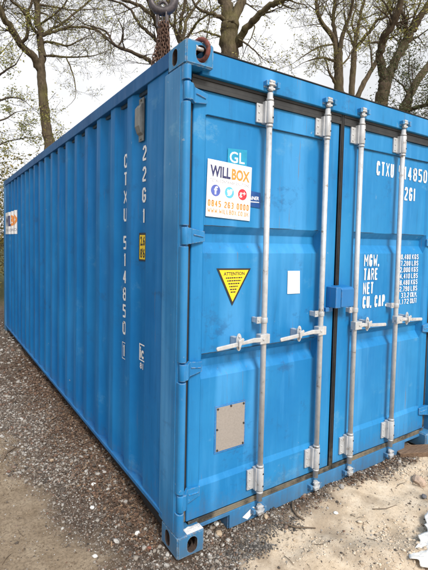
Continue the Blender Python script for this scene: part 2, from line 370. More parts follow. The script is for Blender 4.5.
def ground_mat():
    m, n, l, b = mat('ground_surface'); g, p = pos_vec(n, l)
    def att(a):
        t = n.new('ShaderNodeAttribute'); t.attribute_name = a; return t.outputs['Fac']
    f1 = noise_n(n, l, 7, 8, p, .7); f2 = noise_n(n, l, 60, 6, p, .75); f3 = noise_n(n, l, 240, 4, p, .8); f0 = noise_n(n, l, 1.4, 5, p)
    vor = n.new('ShaderNodeTexVoronoi'); vor.inputs['Scale'].default_value = 75; l.new(p, vor.inputs['Vector'])
    vc = vor.outputs['Color']; sp = n.new('ShaderNodeSeparateColor'); l.new(vc, sp.inputs[0])
    grav = ramp(n, l, sp.outputs[0], [(.0, (.050, .038, .030)), (.45, (.10, .078, .060)), (.8, (.17, .14, .115)), (1, (.36, .33, .30))])
    grav = mix(n, l, ramp(n, l, f1, [(.35, .75), (.65, .15)]), grav, (.085, .055, .038))
    dirt = ramp(n, l, f1, [(.3, (.22, .165, .11)), (.5, (.32, .25, .175)), (.7, (.42, .34, .245))])
    dirt = mix(n, l, ramp(n, l, f2, [(.38, .6), (.55, 0)]), dirt, (.11, .08, .055))
    dirt = mix(n, l, ramp(n, l, f3, [(.6, 0), (.72, .5)]), dirt, (.38, .32, .25))
    sand = ramp(n, l, f1, [(.3, (.52, .41, .29)), (.5, (.67, .545, .405)), (.72, (.77, .66, .52))])
    sand = mix(n, l, ramp(n, l, f2, [(.36, .45), (.50, 0)]), sand, (.30, .225, .15))
    sand = mix(n, l, ramp(n, l, noise_n(n, l, 3.2, 5, p, .6), [(.50, 0), (.62, .65)]), sand, (.33, .25, .175))
    sand = mix(n, l, ramp(n, l, f3, [(.62, 0), (.72, .5)]), sand, (.24, .19, .15))
    c = mix(n, l, att('dirt'), grav, dirt); c = mix(n, l, att('sand'), c, sand)
    # grass far off
    sx = n.new('ShaderNodeSeparateXYZ'); l.new(g.outputs['Position'], sx.inputs[0])
    far = ramp(n, l, mathn(n, l, 'DIVIDE', mathn(n, l, 'ADD', sx.outputs[1], mathn(n, l, 'MULTIPLY', f0, 3)), 30), [(.32, 0), (.42, 1)])
    c = mix(n, l, far, c, ramp(n, l, f1, [(.3, (.035, .05, .018)), (.7, (.09, .085, .04))]))
    l.new(c, b.inputs['Base Color']); b.inputs['Roughness'].default_value = .95; b.inputs['Specular IOR Level'].default_value = .15
    h = bump(n, l, None, f2, .006, .8); bump(n, l, b, f3, .0022, .8, h)
    return m
MT['ground'] = ground_mat()
gr = link('ground', me, 'ground', smooth=True); gr['kind'] = 'structure'

# ================================================================== the container
W, H, LN = 2.44, 2.591, 6.058
root = bpy.data.objects.new('shipping_container', None); COL.objects.link(root)
tag(root, 'blue corrugated steel shipping container standing on gravel, double doors closed with four lock rods', 'shipping container')

# corrugated walls
P0, PER = .439, .2875
def corr_profile(y0, y1):
    
    pr = [(y0, .009)]; k = 0
    while True:
        a = P0+PER*k
        if a+PER > y1-.02: break
        pr += [(a, .009), (a+.062, .048), (a+.1435, .048), (a+.2080, .009)]; k += 1
    pr.append((y1, .009)); return pr
PROF = corr_profile(.19, 5.88)
def corr_x(y):
    for (a, xa), (b, xb) in zip(PROF, PROF[1:]):
        if a <= y <= b: return xa+(xb-xa)*(y-a)/(b-a)
    return .009
def side_panel(xf, name='side_panel'):
    bm = bmesh.new(); zs = list(np.linspace(.140, 2.53, 18))
    # small radii at every fold so the edges catch light
    pts = [PROF[0]]
    for i in range(1, len(PROF)-1):
        (a, xa), (b, xb), (c, xc) = PROF[i-1], PROF[i], PROF[i+1]
        for t in (-1, -.33, .33, 1):
            if t < 0: q, L = (a, xa), math.hypot(a-b, xa-xb)
            else: q, L = (c, xc), math.hypot(c-b, xc-xb)
            w = abs(t)*.009/L; x = xb+(q[1]-xb)*w; y = b+(q[0]-b)*w
            if abs(t) < 1: x += (1 if xb < .02 else -1)*.0006
            pts.append((y, x))
    pts.append(PROF[-1])
    rows = [[bm.verts.new((xf(x + .0016*noise.noise(Vector((y*1.4, z*1.3, 1)))), y, z)) for y, x in pts] for z in zs]
    for A, B in zip(rows, rows[1:]):
        for i in range(len(pts)-1): bm.faces.new((A[i], A[i+1], B[i+1], B[i]))
    o = fin(bm, name, 'side', root, smooth=True); return o
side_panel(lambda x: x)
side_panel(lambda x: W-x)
def end_wall():
    bm = bmesh.new(); pr = []; x = .12
    pr.append((.06, 6.01))
    while x < W-.2:
        pr += [(x, 6.05), (x+.06, 6.05), (x+.10, 6.01), (x+.16, 6.01)]; x += .20
    pr.append((W-.06, 6.01))
    A = [bm.verts.new((a, b, .15)) for a, b in pr]; B = [bm.verts.new((a, b, 2.53)) for a, b in pr]
    for i in range(len(pr)-1): bm.faces.new((A[i], A[i+1], B[i+1], B[i]))
    return fin(bm, 'end_panel', 'side', root)
end_wall()
bm = bmesh.new(); pr = []; y = .1
while y < 5.9: pr += [(y, 2.575), (y+.09, 2.575), (y+.11, 2.560), (y+.19, 2.560)]; y += .21
pr.append((5.98, 2.575))
A = [bm.verts.new((.05, a, b)) for a, b in pr]; B = [bm.verts.new((W-.05, a, b)) for a, b in pr]
for i in range(len(pr)-1): bm.faces.new((A[i], A[i+1], B[i+1], B[i]))
fin(bm, 'roof_panel', 'side', root)
bm = bmesh.new(); bx(bm, .05, W-.05, .13, 6.0, .14, .17); fin(bm, 'floor', 'dark', root)

for sx in (0, 1):
    fx = (lambda x: W-x) if sx else (lambda x: x)
    def rail(name, x0, x1, z0, z1, m='side'):
        bm = bmesh.new(); a, b = sorted((fx(x0), fx(x1))); bx(bm, a, b, .17, 5.885, z0, z1)
        return fin(bm, name, m, root, bevel=.004)
    rail('top_side_rail', -.0005, .060, 2.502, 2.583, 'rail'); rail('rail_shade_strip', .034, .059, 2.480, 2.5015, 'shade_dark')  # second one: dark strip added as the shade wedges below the top rail
    rail('bottom_side_rail', -.001, .056, .132, .158)
    bm = bmesh.new(); a, b = sorted((fx(.045), fx(.06))); bx(bm, a, b, .2, 5.85, .02, .127)
    fin(bm, 'rail_web', 'dark', root)

# corner castings with their real openings
def slot(c, ax, w, h, L):
    """stadium cutter along axis ax centred at c"""
    bm = bmesh.new(); r = w/2; hh = max(0, h/2-r); pts = []
    for i in range(9): t = math.pi*i/8; pts.append((r*math.cos(t), hh+r*math.sin(t)))
    for i in range(9): t = math.pi+math.pi*i/8; pts.append((r*math.cos(t), -hh+r*math.sin(t)))
    if ax == 0: P2 = [(c[1]+p, c[2]+q) for p, q in pts]
    elif ax == 1: P2 = [(c[0]+p, c[2]+q) for p, q in pts]
    else: P2 = [(c[0]+p, c[1]+q) for p, q in pts]
    prism(bm, P2, ax, c[ax]-L/2, c[ax]+L/2)
    return fin(bm, 'cutter', None)
def casting(x, y, z, sx, sy, top):
    """x,y,z: the outer corner; sx, sy point inwards"""
    bm = bmesh.new(); x1 = x+sx*.162; y1 = y+sy*.178
    bx(bm, min(x, x1), max(x, x1), min(y, y1), max(y, y1), z, z+.118)
    bmesh.ops.bevel(bm, geom=bm.edges[:], offset=.007, segments=3, affect='EDGES')
    o = fin(bm, 'corner_casting', 'cast', root)
    cs = []
    b2 = bmesh.new(); t = .026; X = sorted((x+sx*t, x1-sx*.012)); Y = sorted((y+sy*t, y1-sy*.012)); bx(b2, *X, *Y, z+.024, z+.118-.022)
    cs.append(fin(b2, 'cutter', None))
    cs.append(slot((x+sx*.088, y, z+.059), 1, .062, .084, .10))
    cs.append(slot((x, y+sy*.108, z+.059), 0, .050, .082, .10))
    cs.append(slot((x+sx*.088, y+sy*.095, z+(.118 if top else 0)), 2, .064, .115, .10))
    cut(o, cs); me = o.data; me.materials.append(MT['inside'])
    for p in me.polygons:
        d = min(abs(p.center.x-x), abs(p.center.y-y), abs(p.center.z-z), abs(p.center.z-z-.118), abs(p.center.x-x1), abs(p.center.y-y1))
        if d > .010: p.material_index = 1
    return o
for z, top in ((0, 0), (H-.118, 1)):
    casting(0, 0, z, 1, 1, top); casting(W, 0, z, -1, 1, top)
    casting(0, LN, z, 1, -1, top); casting(W, LN, z, -1, -1, top)

# corner posts (door end: plate, round nose bar broken at the four hinges)
HZ = (2.350, 1.648, .963, .286)
for s in (0, 1):
    mx_ = (lambda x: W-x) if s else (lambda x: x)
    bm = bmesh.new()
    poly = [(.002, .215), (.0, .19), (.0, .052), (.006, .040), (.014, .034), (.05, .034), (.052, .085), (.072, .085), (.072, .125), (.03, .125), (.03, .215)]
    prism(bm, [(mx_(a), b) for a, b in poly], 2, .118, H-.118)
    fin(bm, 'corner_post', 'post', root, bevel=.003)
    edges = [H-.118]+[z+d for z in HZ for d in (.052, -.052)]+[.118]
    for a, b in zip(edges[::2], edges[1::2]):
        bm = bmesh.new(); pts = []
        for i in range(13):
            t = math.radians(180+15*i) if i <= 6 else math.radians(270+15*(i-6))
            pts.append((.023+.021*math.cos(t), .024+.021*math.sin(t)))
        pts = [(.002, .042)]+pts+[(.046, .042)]
        prism(bm, [(mx_(p), q) for p, q in pts], 2, b, a)
        fin(bm, 'post_bar', 'post', root, bevel=.002)
for s in (0, 1):
    mx_ = (lambda x: W-x) if s else (lambda x: x)
    bm = bmesh.new(); a, b = sorted((mx_(0), mx_(.09))); bx(bm, a, b, 5.88, 6.055, .118, H-.118)
    fin(bm, 'corner_post', 'post', root, bevel=.006)
# header and sill
bm = bmesh.new(); bx(bm, .12, W-.12, .040, .12, 2.458, 2.580); fin(bm, 'door_header', 'door', root, bevel=.004)
bm = bmesh.new(); bx(bm, .10, W-.10, .036, .13, 2.5805, 2.5855); fin(bm, 'roof_lip', 'dark', root)
bm = bmesh.new(); n0, n1 = .370, W-.365
prism(bm, [(.155, .084), (.155, .104), (W-.155, .104), (W-.155, .084), (n1, .084), (n1, .006), (n0, .006), (n0, .084)], 1, .056, .068)
fin(bm, 'door_sill', 'door', root, bevel=.002)
bm = bmesh.new(); bx(bm, n0+.002, n1-.002, .069, .13, .02, .10); fin(bm, 'sill_channel', 'door', root)
for a in (n0, n1):
    bm = bmesh.new(); bx(bm, a-.004, a+.004, .069, .30, .0, .084); fin(bm, 'pocket_side', 'post', root)
bm = bmesh.new(); bx(bm, .10, W-.10, .31, .32, .0, .14); fin(bm, 'cross_member', 'dark', root)
bm = bmesh.new(); bx(bm, .155, W-.155, .069, .31, .105, .112); fin(bm, 'sill_top', 'dark', root)

# doors
def yprof(z):
    K = [(.0, .072), (.300, .072), (.330, .086), (.885, .086), (.940, .122), (.982, .122), (1.020, .086), (1.560, .086), (1.618, .122), (1.664, .122), (1.705, .086), (2.272, .086), (2.278, .072), (3, .072)]
    for (a, ya), (b, yb) in zip(K, K[1:]):
        if a <= z <= b: return ya+(yb-ya)*(z-a)/(b-a)
ZK = [.135, .300, .330, .60, .885, .940, .982, 1.020, 1.30, 1.560, 1.618, 1.664, 1.705, 2.0, 2.272, 2.278, 2.392]
def door(x0, x1, pa, pb):
    bm = bmesh.new(); zs = []
    for a, b in zip(ZK, ZK[1:]):
        zs.append(a); k = max(1, int((b-a)/.05))
        zs += [a+(b-a)*i/k for i in range(1, k)]
    zs.append(ZK[-1])
    xs = [x0, x0+.004]+[pa-.006]+list(np.linspace(pa+.008, pb-.008, 20))+[pb+.006]+[x1-.004, x1]
    rows = []
    for z in zs:
        row = []
        for x in xs:
            y = .072
            if pa < x < pb:
                y = yprof(z)
                e = min(x-pa, pb-x)
                y += (.0040*noise.noise(Vector((x*2.6, z*2.2, 7)))+.0016*noise.noise(Vector((x*8, z*7, 2))))*min(1, e/.1)
            if x in (x0, x1): y = .076
            row.append(bm.verts.new((x, y, z)))
        rows.append(row)
    for A, B in zip(rows, rows[1:]):
        for i in range(len(xs)-1): bm.faces.new((A[i], A[i+1], B[i+1], B[i]))
    # edges running back
    for i in (0, -1):
        bk = [bm.verts.new((r[i].co.x, .13, r[i].co.z)) for r in rows]
        for k in range(len(rows)-1): bm.faces.new((rows[k][i], rows[k+1][i], bk[k+1], bk[k]))
    for r in (rows[0], rows[-1]):
        bk = [bm.verts.new((v.co.x, .13, v.co.z)) for v in r]
        for k in range(len(r)-1): bm.faces.new((r[k], r[k+1], bk[k+1], bk[k]))
    return fin(bm, 'door', 'door', root)
DL = door(.0925, 1.2015, .170, 1.052); DR = door(1.2365, W-.0925, 1.388, W-.170)
for d, pa, pb in ((DL, .166, 1.052), (DR, 1.388, W-.166)):
    for z, y in ((2.2755, .080), (1.7065, .0868), (1.0215, .0868)):       # dark beads put in as the step shadow of the upper folds
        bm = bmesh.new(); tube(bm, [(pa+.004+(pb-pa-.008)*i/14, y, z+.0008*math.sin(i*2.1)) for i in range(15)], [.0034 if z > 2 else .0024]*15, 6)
        fin(bm, 'fold_shade_line', 'shade_dark', d)
def strip(x0, x1, z0, z1, par, vertical=False):
    """ribbed rubber gasket"""
    bm = bmesh.new(); n = 3
    for i in range(n):
        f0, f1 = (0, .34, .78)[i], (.30, .72, 1)[i]
        y = (.060, .0645, .061)[i]
        if vertical: bx(bm, x0+(x1-x0)*f0, x0+(x1-x0)*f1, y, .085, z0, z1)
        else: bx(bm, x0, x1, y, .085, z0+(z1-z0)*f0, z0+(z1-z0)*f1)
    bx(bm, x0, x1, .068, .09, z0, z1)
    return fin(bm, 'gasket', 'rub', par)
strip(.076, 1.2025, 2.393, 2.456, DL); strip(1.2355, W-.076, 2.393, 2.456, DR)
strip(.10, 1.2025, .086+.02, .134, DL); strip(1.2355, W-.10, .086+.02, .134, DR)
strip(1.2027, 1.2187, .107, 2.455, DL, True); strip(1.2193, 1.2353, .107, 2.455, DR, True)
for x, d in ((.0855, DL), (W-.0915, DR)):
    bm = bmesh.new(); bx(bm, x-(.032 if d is DL else 0), x+(.006 if d is DL else .038), .0825, .12, .13, 2.40); fin(bm, 'gasket', 'rub', d)
# hinges
for s, d in ((0, DL), (1, DR)):
    f = (lambda x: W-x) if s else (lambda x: x)
    for z in HZ:
        bm = bmesh.new()
        cyl(bm, (f(.024), .021, z-.043), (f(.024), .021, z+.043), .0185, n=18)
        # tapering blade
        top = [(f(.024), .004), (f(.050), .008), (f(.085), .048), (f(.168), .061), (f(.168), .0715), (f(.085), .0715), (f(.052), .036), (f(.024), .036)]
        A = [(p, .040 if i in (0, 1, 6, 7) else .038 if i in (2, 5) else .026) for i, p in enumerate(top)]
        lo = [bm.verts.new((p[0], p[1], z-h*1.0)) for p, h in A]; hi = [bm.verts.new((p[0], p[1], z+h)) for p, h in A]
        n = len(A)
        for i in range(n): bm.faces.new((lo[i], lo[(i+1)%n], hi[(i+1)%n], hi[i]))
        # caps from quads
        for R in (lo, hi):
            bm.faces.new((R[0], R[1], R[6], R[7])); bm.faces.new((R[1], R[2], R[5], R[6])); bm.faces.new((R[2], R[3], R[4], R[5]))
        hg = fin(bm, 'hinge', 'post', d, bevel=.002)
        bm = bmesh.new()                                  # pressed rib on the blade
        ry = lambda x: .048+(x-.085)*.157
        v = [bm.verts.new(c) for c in ((f(.090), ry(.090)-.0005, z+.012), (f(.158), ry(.158)-.0005, z+.002), (f(.158), ry(.158)-.0005, z-.006), (f(.090), ry(.090)-.0005, z+.004),
                                       (f(.094), ry(.094)-.006, z+.009), (f(.154), ry(.154)-.006, z-.001), (f(.154), ry(.154)-.006, z-.003), (f(.094), ry(.094)-.006, z+.006))]
        for q in ((4,5,6,7),(0,1,5,4),(1,2,6,5),(2,3,7,6),(3,0,4,7)): bm.faces.new([v[i] for i in q])
        fin(bm, 'hinge_rib', 'post', d)
# lock rods
def bolt(bm, x, y, z, r=.007, h=.005): cyl(bm, (x, y, z), (x, y-h, z), r, r*.8, 6)
RY = .034
for x, d, hd, hub, tip in ((.567, DL, -1, .380, .225), (1.041, DL, -1, .842, .678), (1.376, DR, 1, 1.500, 1.690), (1.847, DR, 1, 1.975, 2.150)):
    bm = bmesh.new(); cyl(bm, (x, RY, .12), (x, RY, 2.452), .0165, n=24)
    for z in (2.415, 2.272, .172, .327): cyl(bm, (x, RY, z-.006), (x, RY, z+.006), .0205, n=20)
    fin(bm, 'lock_rod', 'gal', d)
    for z0, z1 in ((2.285, 2.405), (.182, .315)):
        bm = bmesh.new(); cyl(bm, (x, RY, z0), (x, RY, z1), .0225, n=22)
        zm = z0 if z0 < 1 else z0
        bx(bm, x-.030, x+.026, .035, .0695, z0, z1)
        bx(bm, x-.072, x-.010, .058, .0708, z0+.004, z1-.012)
        for k in range(3): bolt(bm, x-.056, .058, z0+.02+k*(z1-z0-.044)/2, .0065)
        br = fin(bm, 'rod_bearing', 'gal', d, bevel=.003)
        for z in (z0+.03, z1-.03):
            bm = bmesh.new(); cyl(bm, (x+.006, RY-.0195, z), (x+.006, RY-.0235, z), .005, n=8); fin(bm, 'bearing_bolt', 'dark', d)
    # cams and keepers
    for sgn, zc, yk in ((1, 2.496, .040), (-1, .062, .056)):
        bm = bmesh.new()
        cyl(bm, (x, RY-.004, zc-sgn*.035), (x, RY-.004, zc+sgn*.010), .0145, n=18)
        prism(bm, [(x-.027, RY-.022), (x+.010, RY-.027), (x+.034, RY-.012), (x+.030, RY+.004), (x-.004, RY+.006), (x-.026, RY+.002)], 2, zc-.006, zc+.004)
        prism(bm, [(x-.018, RY-.020), (x+.022, RY-.018), (x+.016, RY+.003), (x-.018, RY+.003)], 2, zc+sgn*.010, zc+sgn*.022)
        prism(bm, [(x-.024, RY-.016), (x+.020, RY-.020), (x+.014, RY+.003), (x-.020, RY+.003)], 2, zc-sgn*.030, zc-sgn*.018)
        fin(bm, 'rod_cam', 'gal', d, bevel=.002)
        bm = bmesh.new()
        bx(bm, x-.046, x-.028, yk-.030, yk+.001, zc-.014, zc+.012); bx(bm, x+.032, x+.050, yk-.034, yk+.001, zc-.018, zc+.014)
        bx(bm, x-.046, x+.050, yk-.006, yk+.001, zc-.02, zc-.012)
        fin(bm, 'cam_keeper', 'post', root, bevel=.002)
    # guide clip above the handle
    bm = bmesh.new(); cyl(bm, (x, RY, 1.166), (x, RY, 1.196), .0205, n=18); bx(bm, x-.048, x, .038, .050, 1.162, 1.200); bx(bm, x-.048, x-.03, .050, .0865, 1.166, 1.196)
    bolt(bm, x-.038, .038, 1.181, .006)
    fin(bm, 'rod_guide', 'gal', d, bevel=.002)
    # hub on the rod, lever, catch
    bm = bmesh.new(); bx(bm, x-(.046 if hd < 0 else .024), x+(.024 if hd < 0 else .046), .006, RY+.012, 1.050, 1.104)
    bolt(bm, x+hd*.022, .006, 1.078, .010); fin(bm, 'handle_hub', 'gal', d, bevel=.004)
    bm = bmesh.new(); zt = 1.062
    pa = [(x+hd*.03, 1.088), ((x+hub)/2, 1.092), (hub, 1.079), (hub+hd*.03, 1.080), (tip, zt+.008), (tip+hd*.006, zt-.002), (tip, zt-.014), (hub+hd*.03, 1.056), (hub, 1.062), ((x+hub)/2, 1.066), (x+hd*.03, 1.062)]
    prism(bm, pa, 1, .004, .015)
    fin(bm, 'door_handle', 'gal', d, bevel=.004)
    bm = bmesh.new()                                       # catch: oval plate, post and hook
    pts = [(hub+.020*math.cos(t), 1.076+.045*math.sin(t)*(1.1)) for t in [2*math.pi*i/18 for i in range(18)]]
    prism(bm, pts, 1, .020, .0275)
    bx(bm, hub-.013, hub+.013, .027, .0865, 1.05, 1.10)
    bolt(bm, hub, .020, 1.107, .0085, .006); bolt(bm, hub, .020, 1.045, .0085, .006)
    prism(bm, [(hub-.022, 1.092), (hub+.010, 1.104), (hub+.018, 1.094), (hub-.008, 1.054), (hub-.018, 1.052)], 1, -.005, .003)
    fin(bm, 'handle_catch', 'gal', d, bevel=.003)
# lock box
bm = bmesh.new(); bx(bm, 1.128, 1.176, -.008, .070, 1.214, 1.347)
fin(bm, 'lock_box', 'box', DL, bevel=.003)
bm = bmesh.new(); prism(bm, [(-.012, 1.218), (-.012, 1.332), (.0, 1.344), (.07, 1.352), (.07, 1.218)], 0, 1.178, 1.300)
fin(bm, 'lock_box_lid', 'box', DL, bevel=.004)
bm = bmesh.new(); bx(bm, 1.10, 1.165, .045, .0715, 1.185, 1.213); fin(bm, 'lock_box_bracket', 'box', DL, bevel=.003)

# ------------------------------------------------------------------ print and stickers on the doors
def front(y): return lambda a, b: (a, y, b)
YB = .086
F = Flat(); F.strokes('CTXU', 1.620, 1.824, 2.112, 2.214); F.build('lettering', 'white', front(YB-.004), DR, 'white serial letters CTXU')
F = Flat(); F.strokes('514850', 1.886, 2.264, 2.112, 2.214); F.build('lettering', 'white', front(YB-.004), DR, 'white serial number 514850')
F = Flat(); F.strokes('22G1', 1.912, 2.112, 1.960, 2.062); F.build('lettering', 'white', front(YB-.004), DR, 'white type code 22G1')
for i, (s, w) in enumerate((('MGW.', .168), ('TARE', .158), ('NET', .115), ('CU. CAP.', .275))):
    z = 1.468-.0985*i; F = Flat(); F.strokes(s, 1.522, 1.522+w, z, z+.088, .17, .34)
    F.build('lettering', 'white', front(YB-.004), DR, 'white word '+s)
rows_ = (('30.480', 'KGS'), ('67.200', 'LBS'), ('2.000', 'KGS'), ('4.410', 'LBS'), ('28.480', 'KGS'), ('62.790', 'LBS'), ('33.2', 'CU.M.'), ('1.172', 'CU.FT'))
for i, (a, b_) in enumerate(rows_):
    z = 1.515-.0490*i; w = .0262*len(a)
    F = Flat(); F.strokes(a, 2.088-w, 2.088, z, z+.040, .17); F.build('lettering', 'white', front(YB-.004), DR, 'white number '+a)
    F = Flat(); F.strokes(b_, 2.108, 2.196, z, z+.040, .17); F.build('lettering', 'white', front(YB-.004), DR, 'white unit '+b_)
# white hire company sign, slightly tilted
sgn_o = Flat(); sgn_o.poly([(.183, 1.756), (.480, 1.742), (.486, 2.040), (.190, 2.055)])
bm = bmesh.new(); prism(bm, sgn_o.v, 1, YB-.0075, YB-.0045); fin(bm, 'sign', 'sticker', DL, 'square white hire sign with phone number and three round icons')
sl_ = -.047
fr = lambda a, b: (a + .02*(b-1.9), YB-.0082, b + sl_*(a-.335))
F = Flat(); F.text('WILL', .204, .338, 1.960, 2.020, .035); F.build('sign_lettering', 'navy', fr, DL)
F = Flat(); F.text('BOX', .345, .470, 1.960, 2.020, .035); F.build('sign_lettering', 'orange', fr, DL)
F = Flat(); F.strokes('0845 263 0000', .196, .472, 1.803, 1.838, .19, .38); F.build('sign_lettering', 'orange', fr, DL)
F = Flat(); F.strokes('WWW.WILLBOX.CO.UK', .196, .472, 1.770, 1.795, .16, .4); F.build('sign_lettering', 'orange', fr, DL)
F = Flat(); F.text('TOTAL CONTAINER SOLUTIONS', .206, .468, 1.934, 1.949, .006, 1.1); F.build('sign_lettering', 'greyp', fr, DL)
fr2 = lambda a, b: (a + .02*(b-1.9), YB-.0088, b + sl_*(a-.335))
for x, m_ in ((.243, 'fb'), (.334, 'tw'), (.424, 'gp')):
    F = Flat(); F.disc(x, 1.889, .0305); F.build('sign_icon', m_, fr, DL)
F = Flat(); F.text('f', .232, .256, 1.868, 1.912, .03); F.build('sign_icon', 'sticker', fr2, DL)
F = Flat(); F.text('g+', .402, .446, 1.872, 1.905, .015); F.build('sign_icon', 'sticker', fr2, DL)
F = Flat(); F.poly([(.316, 1.872), (.332, 1.870), (.345, 1.877), (.351, 1.888), (.352, 1.898), (.357, 1.905), (.350, 1.904), (.352, 1.910), (.345, 1.907), (.337, 1.908), (.333, 1.900), (.320, 1.906), (.319, 1.895), (.316, 1.894), (.322, 1.885), (.318, 1.884), (.326, 1.878)])
F.build('sign_icon', 'sticker', fr2, DL)
# teal and dark blue stickers behind it
F = Flat(); F.poly([(.318, 2.02), (.452, 2.02), (.452, 2.132), (.320, 2.126)]); F.build('sticker', 'teal', front(YB-.0040), DL, 'teal sticker with white letters GL')
F = Flat(); F.text('GL', .333, .436, 2.052, 2.112, .012); F.build('lettering', 'sticker', front(YB-.0044), DL)
F = Flat(); F.poly([(.40, 1.830), (.560, 1.818), (.558, 1.905), (.40, 1.918)]); F.build('sticker', 'dblue', front(YB-.0038), DL, 'dark blue sticker half under the white sign')
F = Flat(); F.text('CONTAINER', .400, .546, 1.862, 1.882, .02, 1, .1); F.rect(.46, .548, 1.848, 1.853); F.build('lettering', 'sticker', front(YB-.0042), DL)
# yellow warning triangle
F = Flat(); F.poly([(.262, 1.479), (.374, 1.270), (.500, 1.475)]); F.build('warning_triangle', 'black', front(YB-.0040), DL, 'yellow downward triangle with a black rim and ATTENTION')
F = Flat(); F.poly([(.280, 1.469), (.3745, 1.292), (.483, 1.466)]); F.build('triangle_face', 'yellow', front(YB-.0044), DL)
F = Flat(); F.text('ATTENTION', .310, .455, 1.438, 1.457, .02)
rg = random.Random(3)
for zz, a0, a1 in ((1.421, .325, .440), (1.405, .335, .430), (1.389, .343, .420), (1.373, .350, .412), (1.357, .355, .402), (1.342, .360, .396)):
    a = a0
    while a < a1:
        w = rg.uniform(.006, .016); F.rect(a, min(a+w, a1), zz, zz+.007); a += w+.003
F.build('triangle_lettering', 'black', front(YB-.0048), DL)['kind'] = 'stuff'
F = Flat(); F.poly([(.792, 1.314), (.898, 1.312), (.892, 1.452), (.790, 1.454)]); F.build('sticker', 'sticker', front(YB-.004), DL, 'blank white rectangular sticker')
# data plate with rivets
bm = bmesh.new(); bx(bm, .272, .486, YB-.005, YB-.002, .450, .718); fin(bm, 'data_plate_backing', 'box', DL)
bm = bmesh.new(); bx(bm, .281, .479, YB-.0065, YB-.0050, .460, .708); dp = fin(bm, 'data_plate', 'plate', DL, 'tan metal data plate fixed with rivets')
for x, z in ((.290, .70), (.380, .703), (.470, .70), (.287, .585), (.473, .585), (.290, .468), (.470, .468)): 
    bm = bmesh.new(); cyl(bm, (x, YB-.006, z), (x, YB-.012, z), .0065, .004, 10); fin(bm, 'rivet', 'black', DL)
F = Flat(); F.poly([(.462, .040), (.500, .014), (.528, .030), (.574, .050), (.560, .066), (.540, .078)]); F.build('sticker', 'sticker', front(.0552), root, 'peeling white paper scrap on the door sill')
# grey dust lying on the bottom left casting, in front of the gasket
bm = bmesh.new(); n = 14
G_ = [[bm.verts.new((.058+.100*i/n, .004+.046*j/7, .1185+.010*max(0, noise.noise(Vector((i*.6, j*.9, 2)))+.45)*(1 if 0 < i < n and 0 < j < 7 else 0))) for i in range(n+1)] for j in range(8)]
for j in range(7):
    for i in range(n): bm.faces.new((G_[j][i], G_[j][i+1], G_[j+1][i+1], G_[j+1][i]))
du = fin(bm, 'grit', 'dust', root, 'pale grit lying on the casting top', smooth=True)

# ------------------------------------------------------------------ print on the long side (follows the corrugation)
def side_print(F, name, m, off, label=None):
    bm = bmesh.new(); vv = [bm.verts.new((0, a, b)) for a, b in F.v]
    for f in F.f:
        try: bm.faces.new([vv[i] for i in f])
        except ValueError: pass
    ys = [v.co.y for v in bm.verts]; lo, hi = min(ys), max(ys)
    for y, _ in PROF:
        if lo < y < hi:
            bmesh.ops.bisect_plane(bm, geom=bm.verts[:]+bm.edges[:]+bm.faces[:], plane_co=(0, y, 0), plane_no=(0, 1, 0))
    seen = {}; k = 0
    for v0 in bm.verts:
        if v0 in seen: continue
        st = [v0]; seen[v0] = k
        while st:
            v = st.pop()
            for e in v.link_edges:
                w = e.other_vert(v)
                if w not in seen: seen[w] = k; st.append(w)
        k += 1
    for v in bm.verts: v.co.x = corr_x(v.co.y)-off-(seen[v] % 7)*.00005
    me = bpy.data.meshes.new(name); bm.to_mesh(me); bm.free()
    return link(name, me, m, root, label)
def vert_text(F, s, yc, w, zs, h):
    for ch, z in zip(s, zs):
        hw = w/2*(.6 if ch == '1' else 1)
        F.strokes(ch, yc+hw, yc-hw, z-h, z, .19)
F = Flat(); vert_text(F, 'CTXU', .826, .056, [2.185-.1165*i for i in range(4)], .092)
side_print(F, 'lettering', 'white', .0035, 'white upright letters CTXU'); F = Flat()
vert_text(F, '514850', .826, .056, [1.652-.1135*i for i in range(6)], .092)
vert_text(F, '1', .826, .05, [.928], .085)
for q in ((.795, .857, .936, .941), (.795, .857, .828, .833), (.795, .799, .833, .936), (.853, .857, .833, .936)): F.rect(*q)
side_print(F, 'lettering', 'white', .0035, 'white upright serial number 514850 with boxed 1')
F = Flat(); vert_text(F, '22G1', .541, .052, [2.188-.124*i for i in range(4)], .092); side_print(F, 'lettering', 'white', .0035, 'white upright type code 22G1')
F = Flat(); F.rect(.510, .592, 1.498, 1.668); side_print(F, 'height_plate', 'black', .0045, 'yellow height plate with a black rim')
F = Flat(); F.rect(.515, .587, 1.508, 1.655); side_print(F, 'height_plate_face', 'yellow', .0052)
F = Flat(); F.text('2.6', .583, .519, 1.590, 1.648, .03); side_print(F, 'lettering', 'black', .0058); F = Flat(); F.text("8'6", .583, .519, 1.516, 1.574, .03); side_print(F, 'lettering', 'black', .0058)
F = Flat()
for q in ((.575, .583, .885, .990), (.505, .575, .982, .990), (.505, .575, .885, .893)): F.rect(*q)
side_print(F, 'emblem_frame', 'white', .0035)
F = Flat(); F.text('ic', .572, .520, .900, .972, .03); side_print(F, 'lettering', 'white', .0035, 'white letters ic inside a three sided box')
F = Flat(); F.text('81', .572, .526, .835, .873, .02); side_print(F, 'lettering', 'white', .0035, 'small white number 81')
# hire company banner near the far end
F = Flat(); F.rect(4.755, 5.90, 1.690, 2.043); side_print(F, 'side_sign', 'sticker', .004, 'white hire sign at the far end of the side')
F = Flat(); F.text('WILL', 5.83, 5.34, 1.815, 1.985, .035); side_print(F, 'sign_lettering', 'navy', .0055)
F = Flat(); F.text('BOX', 5.31, 4.82, 1.815, 1.985, .035); side_print(F, 'sign_lettering', 'orange', .0055)
F = Flat(); F.text('TOTAL CONTAINER SOLUTIONS', 5.80, 4.84, 1.735, 1.775, .005); side_print(F, 'sign_lettering', 'greyp', .0055)
